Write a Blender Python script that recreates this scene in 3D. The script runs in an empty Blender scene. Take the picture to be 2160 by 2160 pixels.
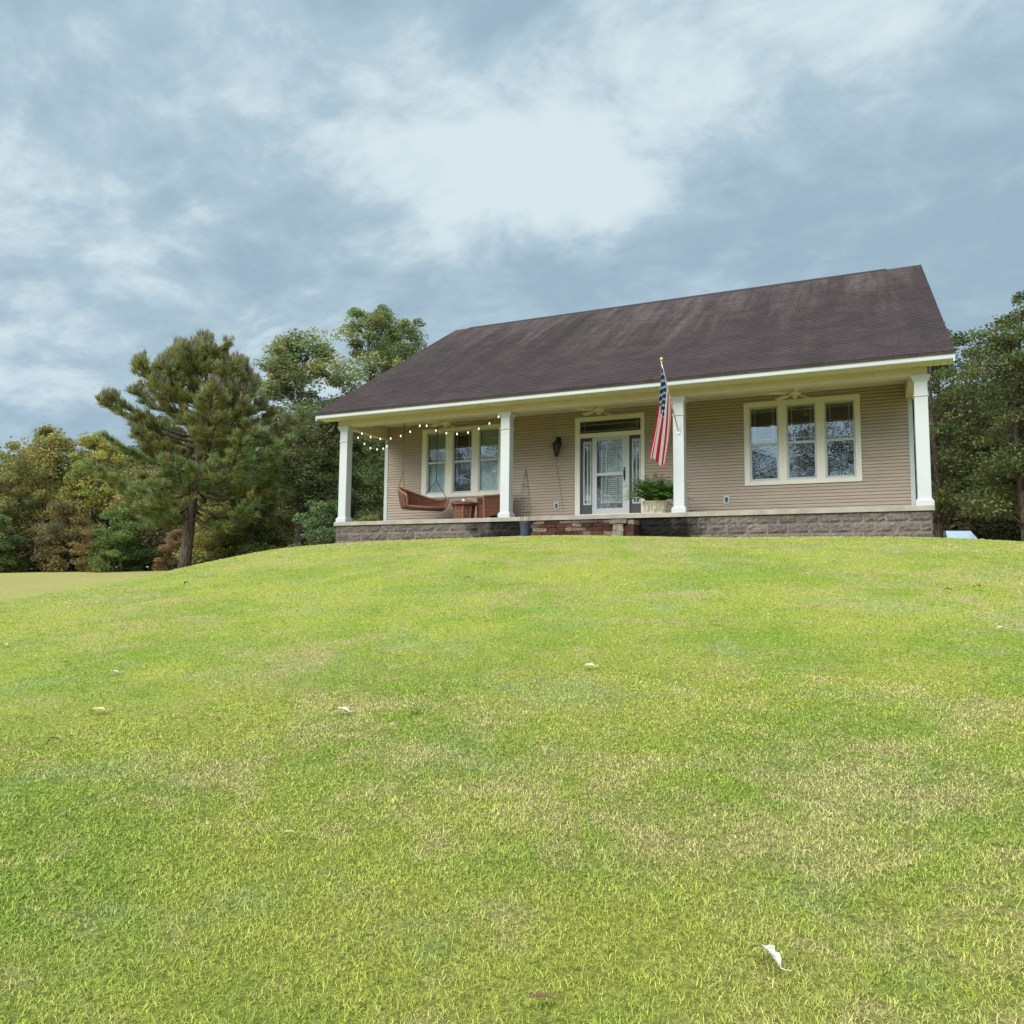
import bpy, bmesh, math, random
import numpy as np
from mathutils import Vector, Matrix

SC = bpy.context.scene
COL = SC.collection
PI = math.pi
rng = np.random.default_rng(7)
random.seed(7)

# ------------------------------------------------------------------ camera
cam_d = bpy.data.cameras.new('camera')
cam = bpy.data.objects.new('camera', cam_d); COL.objects.link(cam)
CAM = Vector((12.8737, -17.0031, -1.5704))
R_ = Vector((0.91082, 0.41269, 0.00966)); U_ = Vector((0.02857, -0.08637, 0.99585)); F_ = Vector((-0.41181, 0.90677, 0.09046))
m = Matrix(((R_.x, U_.x, -F_.x), (R_.y, U_.y, -F_.y), (R_.z, U_.z, -F_.z))).to_4x4(); m.translation = CAM
cam.matrix_world = m
cam_d.sensor_fit = 'HORIZONTAL'; cam_d.sensor_width = 36.0; cam_d.lens = 27.574
cam_d.clip_start = 0.1; cam_d.clip_end = 3000
SC.camera = cam

# ------------------------------------------------------------------ view, sun, sky
SC.view_settings.view_transform = 'Standard'; SC.view_settings.look = 'None'
SC.view_settings.exposure = 1.55; SC.view_settings.gamma = 1.0
SUN_EL, SUN_AZ = math.radians(41), math.radians(203)     # azimuth from +Y clockwise
sd = bpy.data.lights.new('sun', 'SUN'); sd.energy = 1.5; sd.angle = math.radians(48); sd.color = (1.0, 0.95, 0.86)
sun = bpy.data.objects.new('sun', sd); COL.objects.link(sun)
sv = Vector((math.sin(SUN_AZ) * math.cos(SUN_EL), math.cos(SUN_AZ) * math.cos(SUN_EL), math.sin(SUN_EL)))
sun.rotation_euler = sv.to_track_quat('Z', 'Y').to_euler()

class NT:
    """small node-building helper"""
    def __init__(s, nt): s.nt = nt
    def n(s, t, ins=None, **kw):
        nd = s.nt.nodes.new('ShaderNode' + t)
        for k, v in kw.items(): setattr(nd, k, v)
        for k, v in (ins or {}).items():
            sk = nd.inputs[k]
            if isinstance(v, bpy.types.NodeSocket): s.nt.links.new(v, sk)
            else:
                if sk.type == 'RGBA' and len(v) == 3: v = (*v, 1)
                sk.default_value = v
        return nd
    def link(s, a, b): s.nt.links.new(a, b)
    def math(s, op, a, b=0.0, clamp=False):
        return s.n('Math', {0: a, 1: b}, operation=op, use_clamp=clamp).outputs[0]
    def vmath(s, op, a, b=(0, 0, 0)):
        nd = s.n('VectorMath', {0: a, 1: b}, operation=op)
        return nd.outputs['Value' if op in ('DOT_PRODUCT', 'LENGTH', 'DISTANCE') else 'Vector']
    def mix(s, f, a, b, blend='MIX'):
        nd = s.n('Mix', data_type='RGBA', blend_type=blend)
        for i, v in ((0, f), (6, a), (7, b)):
            if isinstance(v, bpy.types.NodeSocket): s.link(v, nd.inputs[i])
            elif i == 0: nd.inputs[0].default_value = v
            else: nd.inputs[i].default_value = (*v, 1)
        return nd.outputs[2]
    def noise(s, vec, scale, detail=3.0, rough=0.55, dist=0.0):
        return s.n('TexNoise', {'Vector': vec, 'Scale': scale, 'Detail': detail, 'Roughness': rough, 'Distortion': dist}).outputs[0]
    def ramp(s, f, lo, hi, smooth=True):
        return s.n('MapRange', {0: f, 1: lo, 2: hi, 3: 0.0, 4: 1.0}, interpolation_type='SMOOTHSTEP' if smooth else 'LINEAR').outputs[0]
    def scale(s, vec, v): return s.vmath('MULTIPLY', vec, v)

w = bpy.data.worlds.new('World'); SC.world = w; w.use_nodes = True
nt = w.node_tree; nt.nodes.clear(); N = NT(nt)
out = N.n('OutputWorld')
sky = N.n('TexSky', sky_type='NISHITA', sun_disc=False, sun_elevation=SUN_EL, sun_rotation=SUN_AZ)
D = N.n('TexCoord').outputs['Generated']
sep = N.n('SeparateXYZ', {0: D}); zc = N.math('MAXIMUM', sep.outputs[2], 0.0)
den = N.math('ADD', zc, 0.30)
P2 = N.n('CombineXYZ', {0: N.math('DIVIDE', sep.outputs[0], den), 1: N.math('DIVIDE', sep.outputs[1], den), 2: 3.3}).outputs[0]
n1 = N.noise(P2, 1.5, 8.0, 0.50, 0.15)
n2 = N.noise(N.scale(N.vmath('ADD', P2, (7.3, 2.1, 0.7)), (1.0, 1.5, 1.0)), 2.9, 10.0, 0.64, 0.45)
n3 = N.noise(N.vmath('ADD', P2, (1.3, 9.1, 4.7)), 0.8, 3.0, 0.5, 0.1)
n4 = N.noise(N.vmath('ADD', P2, (4.3, 5.1, 1.7)), 10.0, 7.0, 0.6, 0.3)
cl = N.math('ADD', N.math('ADD', N.math('MULTIPLY', n1, 0.34), N.math('MULTIPLY', n2, 0.40)), N.math('ADD', N.math('MULTIPLY', n3, 0.10), N.math('MULTIPLY', n4, 0.20)))
def lobe(d, k0, k1, sx=(1, 1, 1)):
    # how near a sky direction is to d, widened sideways
    df = N.scale(N.vmath('SUBTRACT', D, d), sx)
    return N.math('SUBTRACT', 1.0, N.ramp(N.vmath('LENGTH', df), k0, k1))
for d, k0, k1, sx, am in (((-0.41, 0.77, 0.49), 0.0, 0.24, (0.8, 0.8, 1.7), 0.105), ((-0.29, 0.83, 0.475), 0.0, 0.15, (0.8, 0.8, 2.4), 0.07),
                          ((-0.38, 0.68, 0.63), 0.0, 0.26, (0.9, 0.9, 1.5), -0.10), ((0.03, 0.90, 0.43), 0.05, 0.42, (0.8, 0.8, 1.7), -0.06),
                          ((-0.55, 0.75, 0.36), 0.05, 0.35, (0.8, 0.8, 2.0), -0.05), ((-0.83, 0.52, 0.20), 0.0, 0.14, (0.8, 0.8, 4.0), 0.10),
                          ((-0.10, 0.82, 0.58), 0.0, 0.30, (0.8, 0.8, 1.6), 0.06), ((-0.72, 0.52, 0.46), 0.0, 0.35, (0.9, 0.9, 1.2), 0.05)):
    cl = N.math('ADD', cl, N.math('MULTIPLY', lobe(d, k0, k1, sx), am))
f = N.ramp(cl, 0.415, 0.645)
ccol = N.mix(N.ramp(f, 0.0, 0.5, False), (0.114, 0.160, 0.195), (0.152, 0.198, 0.230))
ccol = N.mix(N.ramp(f, 0.5, 1.0, False), ccol, (0.234, 0.273, 0.290))
# cloud cover is brighter overhead and on the sun's side of the sky
up = N.math('MULTIPLY', N.ramp(sep.outputs[2], 0.66, 1.0), 1.2)
sunside = N.math('MULTIPLY', N.ramp(N.vmath('DOT_PRODUCT', D, (0.0, -0.84, 0.54)), 0.30, 0.95), 3.2)
gain = N.math('ADD', N.math('ADD', 1.0, up), sunside)
bg1 = N.n('Background', {0: ccol, 1: gain})
bg2 = N.n('Background', {0: sky.outputs[0], 1: 0.05})
thin = N.math('MULTIPLY', N.math('SUBTRACT', 1.0, N.ramp(sep.outputs[2], 0.02, 0.4)), 0.16)
mx = N.n('MixShader', {0: thin, 1: bg1.outputs[0], 2: bg2.outputs[0]})
N.link(mx.outputs[0], out.inputs[0])

SC.render.engine = 'CYCLES'
SC.cycles.max_bounces = 7; SC.cycles.transparent_max_bounces = 12; SC.cycles.use_denoising = True
SC.cycles.diffuse_bounces = 4; SC.cycles.glossy_bounces = 3

# ------------------------------------------------------------------ terrain height
CP = np.array(list(map(lambda t: tuple(map(float, t.split())), '''12.90 -17.00 -3.12;8.00 -17.50 -3.10;18.00 -17.00 -3.15;1.00 -18.00 -3.10;-10.00 -20.00 -2.95;26.00 -16.00 -3.10;12.00 -26.00 -3.50;12.00 -60.00 -4.50;-30.00 -60.00 -4.30;60.00 -60.00 -4.60;45.00 -20.00 -3.10;9.90 -9.00 -1.95;14.50 -9.00 -1.98;5.00 -10.00 -2.15;19.00 -9.00 -2.00;0.00 0.00 -0.57;4.90 0.00 -0.47;6.60 0.00 -0.45;9.40 0.00 -0.55;14.00 0.00 -0.62;1.40 -2.00 -0.75;7.60 -2.20 -0.66;13.60 -2.50 -0.84;-1.00 6.00 -0.70;15.00 6.00 -0.65;7.00 20.00 -0.70;20.00 12.00 -0.65;17.00 31.00 -0.28;17.00 45.00 -0.30;40.00 30.00 -0.60;40.00 60.00 -0.50;10.00 60.00 -0.30;-1.74 0.85 -0.60;-2.38 0.24 -0.71;-3.51 -0.79 -1.07;-4.28 -1.66 -1.35;-5.12 -3.10 -1.81;-5.81 -5.02 -2.22;15.81 2.11 -0.72;14.80 1.42 -0.62;-8.00 9.00 -1.20;-17.30 11.10 -1.10;-20.00 5.00 -1.50;-27.00 14.00 -1.30;-38.00 26.00 -0.85;-48.00 21.60 -1.10;-60.00 40.00 -0.60;-40.00 60.00 -0.50;-80.00 0.00 -1.50;24.00 3.00 -1.20'''.split(';'))))
_d = np.hypot(CP[:, None, 0] - CP[None, :, 0], CP[:, None, 1] - CP[None, :, 1])
_K = np.where(_d > 0, _d ** 2 * np.log(_d + 1e-9), 0) + 0.2 * np.eye(len(CP))
_A = np.zeros((len(CP) + 3,) * 2); _A[:-3, :-3] = _K; _A[:-3, -3] = 1; _A[:-3, -2:] = CP[:, :2]; _A[-3:, :-3] = _A[:-3, -3:].T
_W = np.linalg.solve(_A, np.r_[CP[:, 2], 0, 0, 0])
def H(x, y):
    x = np.asarray(x, float); y = np.asarray(y, float)
    d = np.hypot(x[..., None] - CP[:, 0], y[..., None] - CP[:, 1])
    h = (np.where(d > 0, d * d * np.log(d + 1e-9), 0) @ _W[:-3]) + _W[-3] + _W[-2] * x + _W[-1] * y
    r = np.hypot(x - 5, y - 5); t = np.clip((r - 62) / 50, 0, 1); t = t * t * (3 - 2 * t)
    bump = 0.016 * np.sin(x * 1.9 + 1.3 * np.sin(y * 0.9)) * np.sin(y * 2.3 + 0.9 * np.sin(x * 1.1)) + 0.010 * np.sin(x * 4.1 + y * 1.7) * np.sin(y * 3.7 - x * 1.3 + 1.0)
    return h * (1 - t) + t * -1.3 + bump * np.clip((-0.7 - y) / 1.2, 0, 1)
def Hs(x, y): return float(H(np.array([x]), np.array([y]))[0])

# ------------------------------------------------------------------ materials
def newmat(name):
    mt = bpy.data.materials.new(name); mt.use_nodes = True
    nt = mt.node_tree; nt.nodes.clear()
    return mt, NT(nt), nt.nodes.new('ShaderNodeOutputMaterial')
def simple(name, col, rough=0.6, var=0.12, scale=6.0, bump=0.0, bscale=60.0, metal=0.0, spec=0.4, stretch=(1, 1, 1), dirt=None):
    mt, N, o = newmat(name)
    P = N.n('NewGeometry').outputs['Position']
    P = N.scale(P, stretch)
    nz = N.noise(P, scale, 4.0, 0.6)
    k0 = tuple(max(0, c * (1 - var)) for c in col); k1 = tuple(min(1, c * (1 + var)) for c in col)
    c = N.mix(N.ramp(nz, 0.3, 0.7), k0, k1)
    if dirt:
        c = N.mix(N.math('MULTIPLY', N.ramp(N.noise(P, dirt[1], 5.0, 0.65), 0.5, 0.75), dirt[2]), c, dirt[0])
    b = N.n('BsdfPrincipled', {'Base Color': c, 'Roughness': rough, 'Metallic': metal, 'Specular IOR Level': spec})
    if bump:
        bn = N.n('Bump', {'Strength': bump, 'Distance': 0.02, 'Height': N.noise(P, bscale, 4.0, 0.6)})
        N.link(bn.outputs[0], b.inputs['Normal'])
    N.link(b.outputs[0], o.inputs[0])
    return mt
M = {}
M['white'] = simple('white_paint', (0.41, 0.41, 0.405), 0.45, 0.03, 2.0, dirt=((0.48, 0.46, 0.42), 3.0, 0.2))
M['cream'] = simple('cream_trim', (0.55, 0.44, 0.325), 0.5, 0.04, 3.0, dirt=((0.45, 0.41, 0.33), 4.0, 0.2))
M['almond'] = simple('almond_casing', (0.60, 0.55, 0.47), 0.5, 0.04, 3.0, dirt=((0.46, 0.41, 0.33), 4.0, 0.2))
M['soffit'] = simple('soffit_vinyl', (0.58, 0.53, 0.42), 0.5, 0.05, 3.0)
M['siding'] = simple('vinyl_siding', (0.338, 0.258, 0.200), 0.55, 0.05, 1.3, stretch=(1, 1, 6), dirt=((0.30, 0.225, 0.175), 2.0, 0.35))
M['dark'] = simple('dark_interior', (0.018, 0.016, 0.015), 0.8, 0.1)
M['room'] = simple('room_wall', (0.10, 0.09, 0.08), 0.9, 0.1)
M['doorbrown'] = simple('dark_door_paint', (0.045, 0.04, 0.042), 0.4, 0.1)
M['black'] = simple('black_metal', (0.012, 0.012, 0.013), 0.35, 0.1, metal=0.3)
M['wire'] = simple('weathered_wire', (0.06, 0.055, 0.055), 0.55, 0.2, metal=0.4)
M['bluepot'] = simple('blue_glazed_pot', (0.035, 0.042, 0.062), 0.35, 0.2)
M['slab'] = simple('concrete_slab', (0.27, 0.235, 0.19), 0.85, 0.18, 2.5, bump=0.3, bscale=30, stretch=(1, 1, 1), dirt=((0.20, 0.17, 0.13), 1.4, 0.6))
M['brass'] = simple('brass', (0.5, 0.42, 0.2), 0.3, 0.1, metal=0.8)
M['pole'] = simple('pole_metal', (0.6, 0.58, 0.54), 0.35, 0.06, metal=0.6)
M['rope'] = simple('brown_rope', (0.10, 0.055, 0.035), 0.8, 0.2)
M['rope2'] = simple('dark_rope', (0.04, 0.045, 0.035), 0.8, 0.2)
M['candle'] = simple('candle_wax', (0.55, 0.45, 0.32), 0.4, 0.15, 20)
M['planter'] = simple('cast_stone_planter', (0.68, 0.60, 0.48), 0.85, 0.12, 9, bump=0.6, bscale=24, dirt=((0.33, 0.26, 0.17), 7.0, 0.7))
M['carwhite'] = simple('white_car_paint', (0.75, 0.76, 0.78), 0.2, 0.02, spec=0.6)
M['tyre'] = simple('tyre_rubber', (0.02, 0.02, 0.02), 0.8, 0.1)
M['chrome'] = simple('chrome', (0.6, 0.6, 0.62), 0.15, 0.02, metal=1.0)
M['cord'] = simple('tan_cord', (0.30, 0.235, 0.18), 0.7, 0.05)
M['fan'] = simple('cream_fan', (0.55, 0.46, 0.28), 0.4, 0.08)
M['shade'] = simple('window_shade', (0.50, 0.56, 0.54), 0.7, 0.08, 2.0)
M['slat'] = simple('blind_slat', (0.55, 0.55, 0.51), 0.5, 0.05)
M['slatdim'] = simple('blind_slat_brown', (0.20, 0.16, 0.12), 0.5, 0.05)

def glass_mat(name, refl):
    mt, N, o = newmat(name)
    t = N.n('BsdfTransparent', {0: (0.80, 0.86, 0.84)})
    g = N.n('BsdfGlossy', {0: (0.95, 0.97, 1.0), 'Roughness': 0.012})
    bn = N.n('Bump', {'Strength': 0.05, 'Distance': 0.02, 'Height': N.noise(N.n('NewGeometry').outputs['Position'], 5.0, 2.0)})
    N.link(bn.outputs[0], g.inputs['Normal'])
    fr = N.n('Fresnel', {0: 1.5}).outputs[0]
    k = N.math('ADD', N.math('MULTIPLY', fr, 1.3), refl, clamp=True)
    N.link(N.n('MixShader', {0: k, 1: t.outputs[0], 2: g.outputs[0]}).outputs[0], o.inputs[0])
    return mt
M['glass'] = glass_mat('window_glass', 0.09)
M['glasslo'] = glass_mat('door_glass', 0.05)

def glossy_pane(name):
    mt, N, o = newmat(name)
    g = N.n('BsdfGlossy', {0: (0.9, 0.95, 1.0), 'Roughness': 0.08}); d = N.n('BsdfDiffuse', {0: (0.82, 0.86, 0.88)})
    N.link(N.n('MixShader', {0: 0.35, 1: d.outputs[0], 2: g.outputs[0]}).outputs[0], o.inputs[0])
    return mt
# bulbs give off light
mt, N_, o = newmat('lit_bulb'); e = N_.n('Emission', {0: (1, 0.92, 0.80), 1: 0.6}); N_.link(e.outputs[0], o.inputs[0]); M['bulb'] = mt

# roof shingles
mt, N_, o = newmat('asphalt_shingles'); M['roof'] = mt
Pn = N_.n('NewGeometry').outputs['Position']; s3 = N_.n('SeparateXYZ', {0: Pn})
up_s = N_.math('MULTIPLY', s3.outputs[2], 1.947)                     # distance measured up the slope
uv = N_.n('CombineXYZ', {0: s3.outputs[0], 1: up_s, 2: 0.0}).outputs[0]
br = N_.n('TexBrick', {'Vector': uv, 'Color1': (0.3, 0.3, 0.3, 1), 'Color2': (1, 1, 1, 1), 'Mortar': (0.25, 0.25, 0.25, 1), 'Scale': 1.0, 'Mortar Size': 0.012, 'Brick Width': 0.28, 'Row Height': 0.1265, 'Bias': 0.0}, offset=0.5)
st1 = N_.noise(N_.scale(uv, (1.5, 0.14, 1)), 1.0, 5.0, 0.6, 0.25)
st2 = N_.noise(N_.scale(uv, (4.5, 0.35, 1)), 1.0, 4.0, 0.6, 0.2)
blot = N_.noise(Pn, 1.3, 5.0, 0.6)
hgt = N_.ramp(s3.outputs[2], 2.8, 7.6, False)
stk = N_.math('ADD', N_.math('MULTIPLY', st1, 0.6), N_.math('MULTIPLY', st2, 0.4))
stk = N_.math('ADD', stk, N_.math('MULTIPLY', N_.math('SUBTRACT', hgt, 0.62), 0.26))
lich = N_.ramp(stk, 0.44, 0.74)
base = N_.mix(N_.ramp(blot, 0.3, 0.7), (0.0225, 0.0142, 0.0142), (0.040, 0.0255, 0.0250))
base = N_.mix(N_.math('MULTIPLY', lich, 0.8), base, (0.096, 0.071, 0.064))
drk = N_.ramp(N_.noise(N_.scale(N_.vmath('ADD', uv, (5.0, 1.0, 0.0)), (1.3, 0.13, 1)), 1.0, 5.0, 0.62, 0.2), 0.52, 0.68)
base = N_.mix(N_.math('MULTIPLY', drk, 0.55), base, (0.014, 0.010, 0.010))
grain = N_.noise(Pn, 45.0, 3.0, 0.7)
base = N_.mix(N_.math('MULTIPLY', N_.math('SUBTRACT', 1.0, br.outputs[0]), 0.75), base, (0.02, 0.015, 0.016))  # tab tones, plus dark row lines painting in the shadow under each course
base = N_.mix(N_.ramp(grain, 0.35, 0.75), base, N_.mix(1.0, base, (2.3, 2.3, 2.3), 'MULTIPLY'))
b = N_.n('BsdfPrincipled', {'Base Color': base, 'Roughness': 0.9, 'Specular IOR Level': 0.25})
bn = N_.n('Bump', {'Strength': 0.5, 'Distance': 0.01, 'Height': grain}); N_.link(bn.outputs[0], b.inputs['Normal'])
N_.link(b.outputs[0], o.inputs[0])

# split-face block: colour per block from a vertex colour, damp stains of their own shape
mt, N_, o = newmat('split_face_block'); M['block'] = mt
at = N_.n('Attribute', attribute_name='tint').outputs['Color']
Pn = N_.n('NewGeometry').outputs['Position']
nz = N_.noise(Pn, 16.0, 5.0, 0.7)
c = N_.mix(1.0, at, N_.mix(N_.ramp(nz, 0.3, 0.75), (0.55, 0.55, 0.55), (1.25, 1.22, 1.2)), 'MULTIPLY')
sx = N_.n('SeparateXYZ', {0: Pn}).outputs[0]
wob = N_.math('MULTIPLY', N_.math('SUBTRACT', N_.noise(Pn, 2.2, 4.0, 0.7), 0.5), 2.6)
stain = N_.ramp(N_.math('ADD', N_.math('ABSOLUTE', N_.math('SUBTRACT', sx, 6.9)), wob), 2.1, 3.3)
c = N_.mix(N_.math('MULTIPLY', N_.math('SUBTRACT', 1.0, stain), 0.97), c, (0.004, 0.0035, 0.003))
b = N_.n('BsdfPrincipled', {'Base Color': c, 'Roughness': 0.95, 'Specular IOR Level': 0.2})
bn = N_.n('Bump', {'Strength': 0.7, 'Distance': 0.02, 'Height': nz}); N_.link(bn.outputs[0], b.inputs['Normal'])
N_.link(b.outputs[0], o.inputs[0])

def tinted(name, nscale=14.0, rough=0.9):
    mt, N, o = newmat(name)
    at = N.n('Attribute', attribute_name='tint').outputs['Color']
    P = N.n('NewGeometry').outputs['Position']; nz = N.noise(P, nscale, 5.0, 0.7)
    c = N.mix(1.0, at, N.mix(N.ramp(nz, 0.3, 0.75), (0.55, 0.55, 0.55), (1.3, 1.28, 1.25)), 'MULTIPLY')
    b = N.n('BsdfPrincipled', {'Base Color': c, 'Roughness': rough, 'Specular IOR Level': 0.2})
    bn = N.n('Bump', {'Strength': 0.6, 'Distance': 0.02, 'Height': nz}); N.link(bn.outputs[0], b.inputs['Normal'])
    N.link(b.outputs[0], o.inputs[0])
    return mt
M['masonry'] = tinted('old_masonry')

# wicker
def wicker(name, col):
    mt, N, o = newmat(name)
    P = N.n('TexCoord').outputs['Object']
    wv = N.n('TexWave', {'Vector': P, 'Scale': 9.0, 'Distortion': 2.5, 'Detail': 2.0}, bands_direction='Z').outputs['Fac']
    nz = N.noise(P, 55.0, 3.0, 0.7)
    h = N.math('ADD', N.math('MULTIPLY', wv, 0.6), N.math('MULTIPLY', nz, 0.8))
    c = N.mix(N.ramp(h, 0.35, 1.05), tuple(v * 0.35 for v in col), tuple(min(1, v * 1.35) for v in col))
    b = N.n('BsdfPrincipled', {'Base Color': c, 'Roughness': 0.55})
    bn = N.n('Bump', {'Strength': 0.9, 'Distance': 0.02, 'Height': h}); N.link(bn.outputs[0], b.inputs['Normal'])
    N.link(b.outputs[0], o.inputs[0]); return mt
M['wicker'] = wicker('brown_wicker', (0.165, 0.052, 0.027))
M['wickerrim'] = wicker('braided_wicker_rim', (0.29, 0.130, 0.068))

# bark
mt, N_, o = newmat('bark'); M['bark'] = mt
P = N_.n('NewGeometry').outputs['Position']
nz = N_.noise(N_.scale(P, (9, 9, 2.2)), 1.4, 5.0, 0.7)
oc = N_.n('ObjectInfo').outputs['Color']
c = N_.mix(1.0, oc, N_.mix(N_.ramp(nz, 0.3, 0.7), (0.035, 0.028, 0.022), (0.16, 0.13, 0.11)), 'MULTIPLY')
b = N_.n('BsdfPrincipled', {'Base Color': c, 'Roughness': 0.95, 'Specular IOR Level': 0.1})
bn = N_.n('Bump', {'Strength': 1.0, 'Distance': 0.05, 'Height': nz}); N_.link(bn.outputs[0], b.inputs['Normal'])
N_.link(b.outputs[0], o.inputs[0])

# leaves: clump / leaf tone (vertex colour) times the tree's own colour
def leafmat(name, transl=0.35, use_obj=True, gain=1.0):
    mt, N, o = newmat(name)
    at = N.n('Attribute', attribute_name='tint').outputs['Color']
    c = N.mix(1.0, at, N.n('ObjectInfo').outputs['Color'], 'MULTIPLY') if use_obj else at
    if gain != 1.0: c = N.mix(1.0, c, (gain, gain, gain), 'MULTIPLY')
    d = N.n('BsdfPrincipled', {'Base Color': c, 'Roughness': 0.6, 'Specular IOR Level': 0.25})
    t = N.n('BsdfTranslucent', {0: c})
    N.link(N.n('MixShader', {0: transl, 1: d.outputs[0], 2: t.outputs[0]}).outputs[0], o.inputs[0])
    return mt
M['leaf'] = leafmat('tree_leaves', gain=1.75)
M['needle'] = leafmat('pine_needles', 0.25, gain=3.0)
M['frond'] = leafmat('fern_fronds', 0.3, False)

# lawn: one colour function shared by the turf sheet and the blades standing on it
def lawn_colour(N, blade):
    P = N.n('NewGeometry').outputs['Position']
    P0 = N.scale(P, (1, 1, 0.0))
    n1 = N.noise(N.scale(P0, (1, 1.9, 1)), 0.26, 4.0, 0.6, 0.4)
    n2 = N.noise(N.vmath('ADD', P0, (31, 7, 0)), 1.5, 5.0, 0.65, 0.3)
    n3 = N.noise(N.vmath('ADD', P0, (3, 17, 0)), 0.6, 4.0, 0.6)
    n4 = N.noise(P0, 7.0, 4.0, 0.7)
    xy = N.n('SeparateXYZ', {0: P0})
    left = N.math('SUBTRACT', 1.0, N.ramp(xy.outputs[0], -9.0, 9.5))
    far = N.math('MULTIPLY', N.ramp(xy.outputs[1], -6.0, -2.5), 0.05)
    fld = N.math('MULTIPLY', N.math('SUBTRACT', 1.0, N.ramp(xy.outputs[0], -16.0, -6.0)), 0.14)
    n5 = N.noise(N.vmath('ADD', P0, (51, 13, 0)), 3.6, 5.0, 0.65, 0.4)
    s = N.math('MULTIPLY', N.math('MULTIPLY', N.ramp(n1, 0.40, 0.66), N.ramp(n2, 0.36, 0.62)), 0.95)
    s = N.math('ADD', s, N.math('MULTIPLY', N.ramp(n5, 0.46, 0.70), 0.75))
    s = N.math('ADD', s, N.math('MULTIPLY', N.math('SUBTRACT', n4, 0.5), 0.35))
    s = N.math('ADD', s, N.math('MULTIPLY', left, 0.12))
    s = N.math('ADD', N.math('ADD', s, N.math('MULTIPLY', far, 4.0)), N.math('MULTIPLY', fld, 10.0))
    straw = N.math('MULTIPLY', N.math('SUBTRACT', s, 0.10, True), 0.68, True)
    green = N.mix(N.ramp(n3, 0.38, 0.62), (0.262, 0.360, 0.042), (0.385, 0.425, 0.062))
    minty = N.math('MULTIPLY', N.ramp(N.noise(N.vmath('ADD', P0, (11, 3, 0)), 0.9, 4.0, 0.65), 0.52, 0.68), 0.5)
    green = N.mix(minty, green, (0.32, 0.39, 0.15))
    if blade:
        r1 = N.n('Attribute', attribute_name='rnd').outputs['Color']
        rs = N.n('SeparateColor', {0: r1})
        straw = N.math('ADD', straw, N.math('MULTIPLY', N.math('SUBTRACT', rs.outputs[0], 0.5), 0.7), clamp=True)
        c = N.mix(straw, green, (0.60, 0.50, 0.21))
        c = N.mix(1.0, c, N.mix(rs.outputs[1], (0.60, 0.60, 0.58), (1.36, 1.34, 1.36)), 'MULTIPLY')
        return c, None
    g2 = N.noise(P, 38.0, 4.0, 0.75)
    g3 = N.noise(N.scale(P0, (0.5, 1.6, 1)), 1.3, 5.0, 0.7)
    straw = N.math('ADD', straw, N.math('MULTIPLY', N.math('SUBTRACT', g3, 0.5), 1.2), clamp=True)
    straw = N.math('ADD', straw, N.math('MULTIPLY', N.math('SUBTRACT', g2, 0.5), 0.9), clamp=True)
    c = N.mix(straw, green, (0.48, 0.385, 0.16))
    c = N.mix(1.0, c, (0.80, 0.78, 0.80), 'MULTIPLY')
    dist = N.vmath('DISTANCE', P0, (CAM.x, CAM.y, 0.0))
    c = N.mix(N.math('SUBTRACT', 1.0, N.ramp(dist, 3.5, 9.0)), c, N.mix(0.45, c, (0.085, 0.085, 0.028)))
    c = N.mix(1.0, c, N.mix(N.ramp(g2, 0.3, 0.7), (0.45, 0.47, 0.45), (1.25, 1.25, 1.25)), 'MULTIPLY')
    return c, g2
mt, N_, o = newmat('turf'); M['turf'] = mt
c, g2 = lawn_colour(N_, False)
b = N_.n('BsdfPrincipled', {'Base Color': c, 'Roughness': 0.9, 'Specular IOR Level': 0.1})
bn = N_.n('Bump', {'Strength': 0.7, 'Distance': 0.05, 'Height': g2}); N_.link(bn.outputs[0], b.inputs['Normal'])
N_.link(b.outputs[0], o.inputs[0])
mt, N_, o = newmat('grass_blade'); M['blade'] = mt
c, _ = lawn_colour(N_, True)
gn = N_.n('NewGeometry').outputs['Normal']
nn = N_.vmath('NORMALIZE', N_.vmath('ADD', N_.scale(gn, (0.55, 0.55, 0.55)), (0.0, -0.06, 1.0)))
d = N_.n('BsdfPrincipled', {'Base Color': c, 'Roughness': 0.6, 'Specular IOR Level': 0.2, 'Normal': nn}); t = N_.n('BsdfTranslucent', {0: c})
N_.link(N_.n('MixShader', {0: 0.12, 1: d.outputs[0], 2: t.outputs[0]}).outputs[0], o.inputs[0])

# flag cloth: stripes, canton, stars from the cloth's own UV
mt, N_, o = newmat('flag_cloth'); M['flag'] = mt
uvn = N_.n('UVMap', uv_map='UVMap').outputs[0]; s2 = N_.n('SeparateXYZ', {0: uvn}); u, v = s2.outputs[0], s2.outputs[1]
stripe = N_.math('MODULO', N_.math('FLOOR', N_.math('MULTIPLY', v, 12.999)), 2.0)
c = N_.mix(stripe, (0.52, 0.008, 0.022), (0.62, 0.61, 0.61))
can = N_.math('MULTIPLY', N_.math('LESS_THAN', u, 0.4), N_.math('LESS_THAN', v, 7 / 13))
def dots(nu, nv, ou, ov):
    a = N_.math('SUBTRACT', N_.math('FRACT', N_.math('ADD', N_.math('MULTIPLY', u, nu / 0.4), ou)), 0.5)
    q = N_.math('SUBTRACT', N_.math('FRACT', N_.math('ADD', N_.math('MULTIPLY', v, nv * 13 / 7), ov)), 0.5)
    r = N_.math('SQRT', N_.math('ADD', N_.math('MULTIPLY', a, a), N_.math('MULTIPLY', q, q)))
    return N_.math('LESS_THAN', r, 0.17)
star = N_.math('MAXIMUM', dots(5, 3, 0.0, 0.0), dots(5, 3, 0.5, 0.5))
cc = N_.mix(star, (0.014, 0.026, 0.085), (0.72, 0.72, 0.75))
c = N_.mix(can, c, cc)
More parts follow.
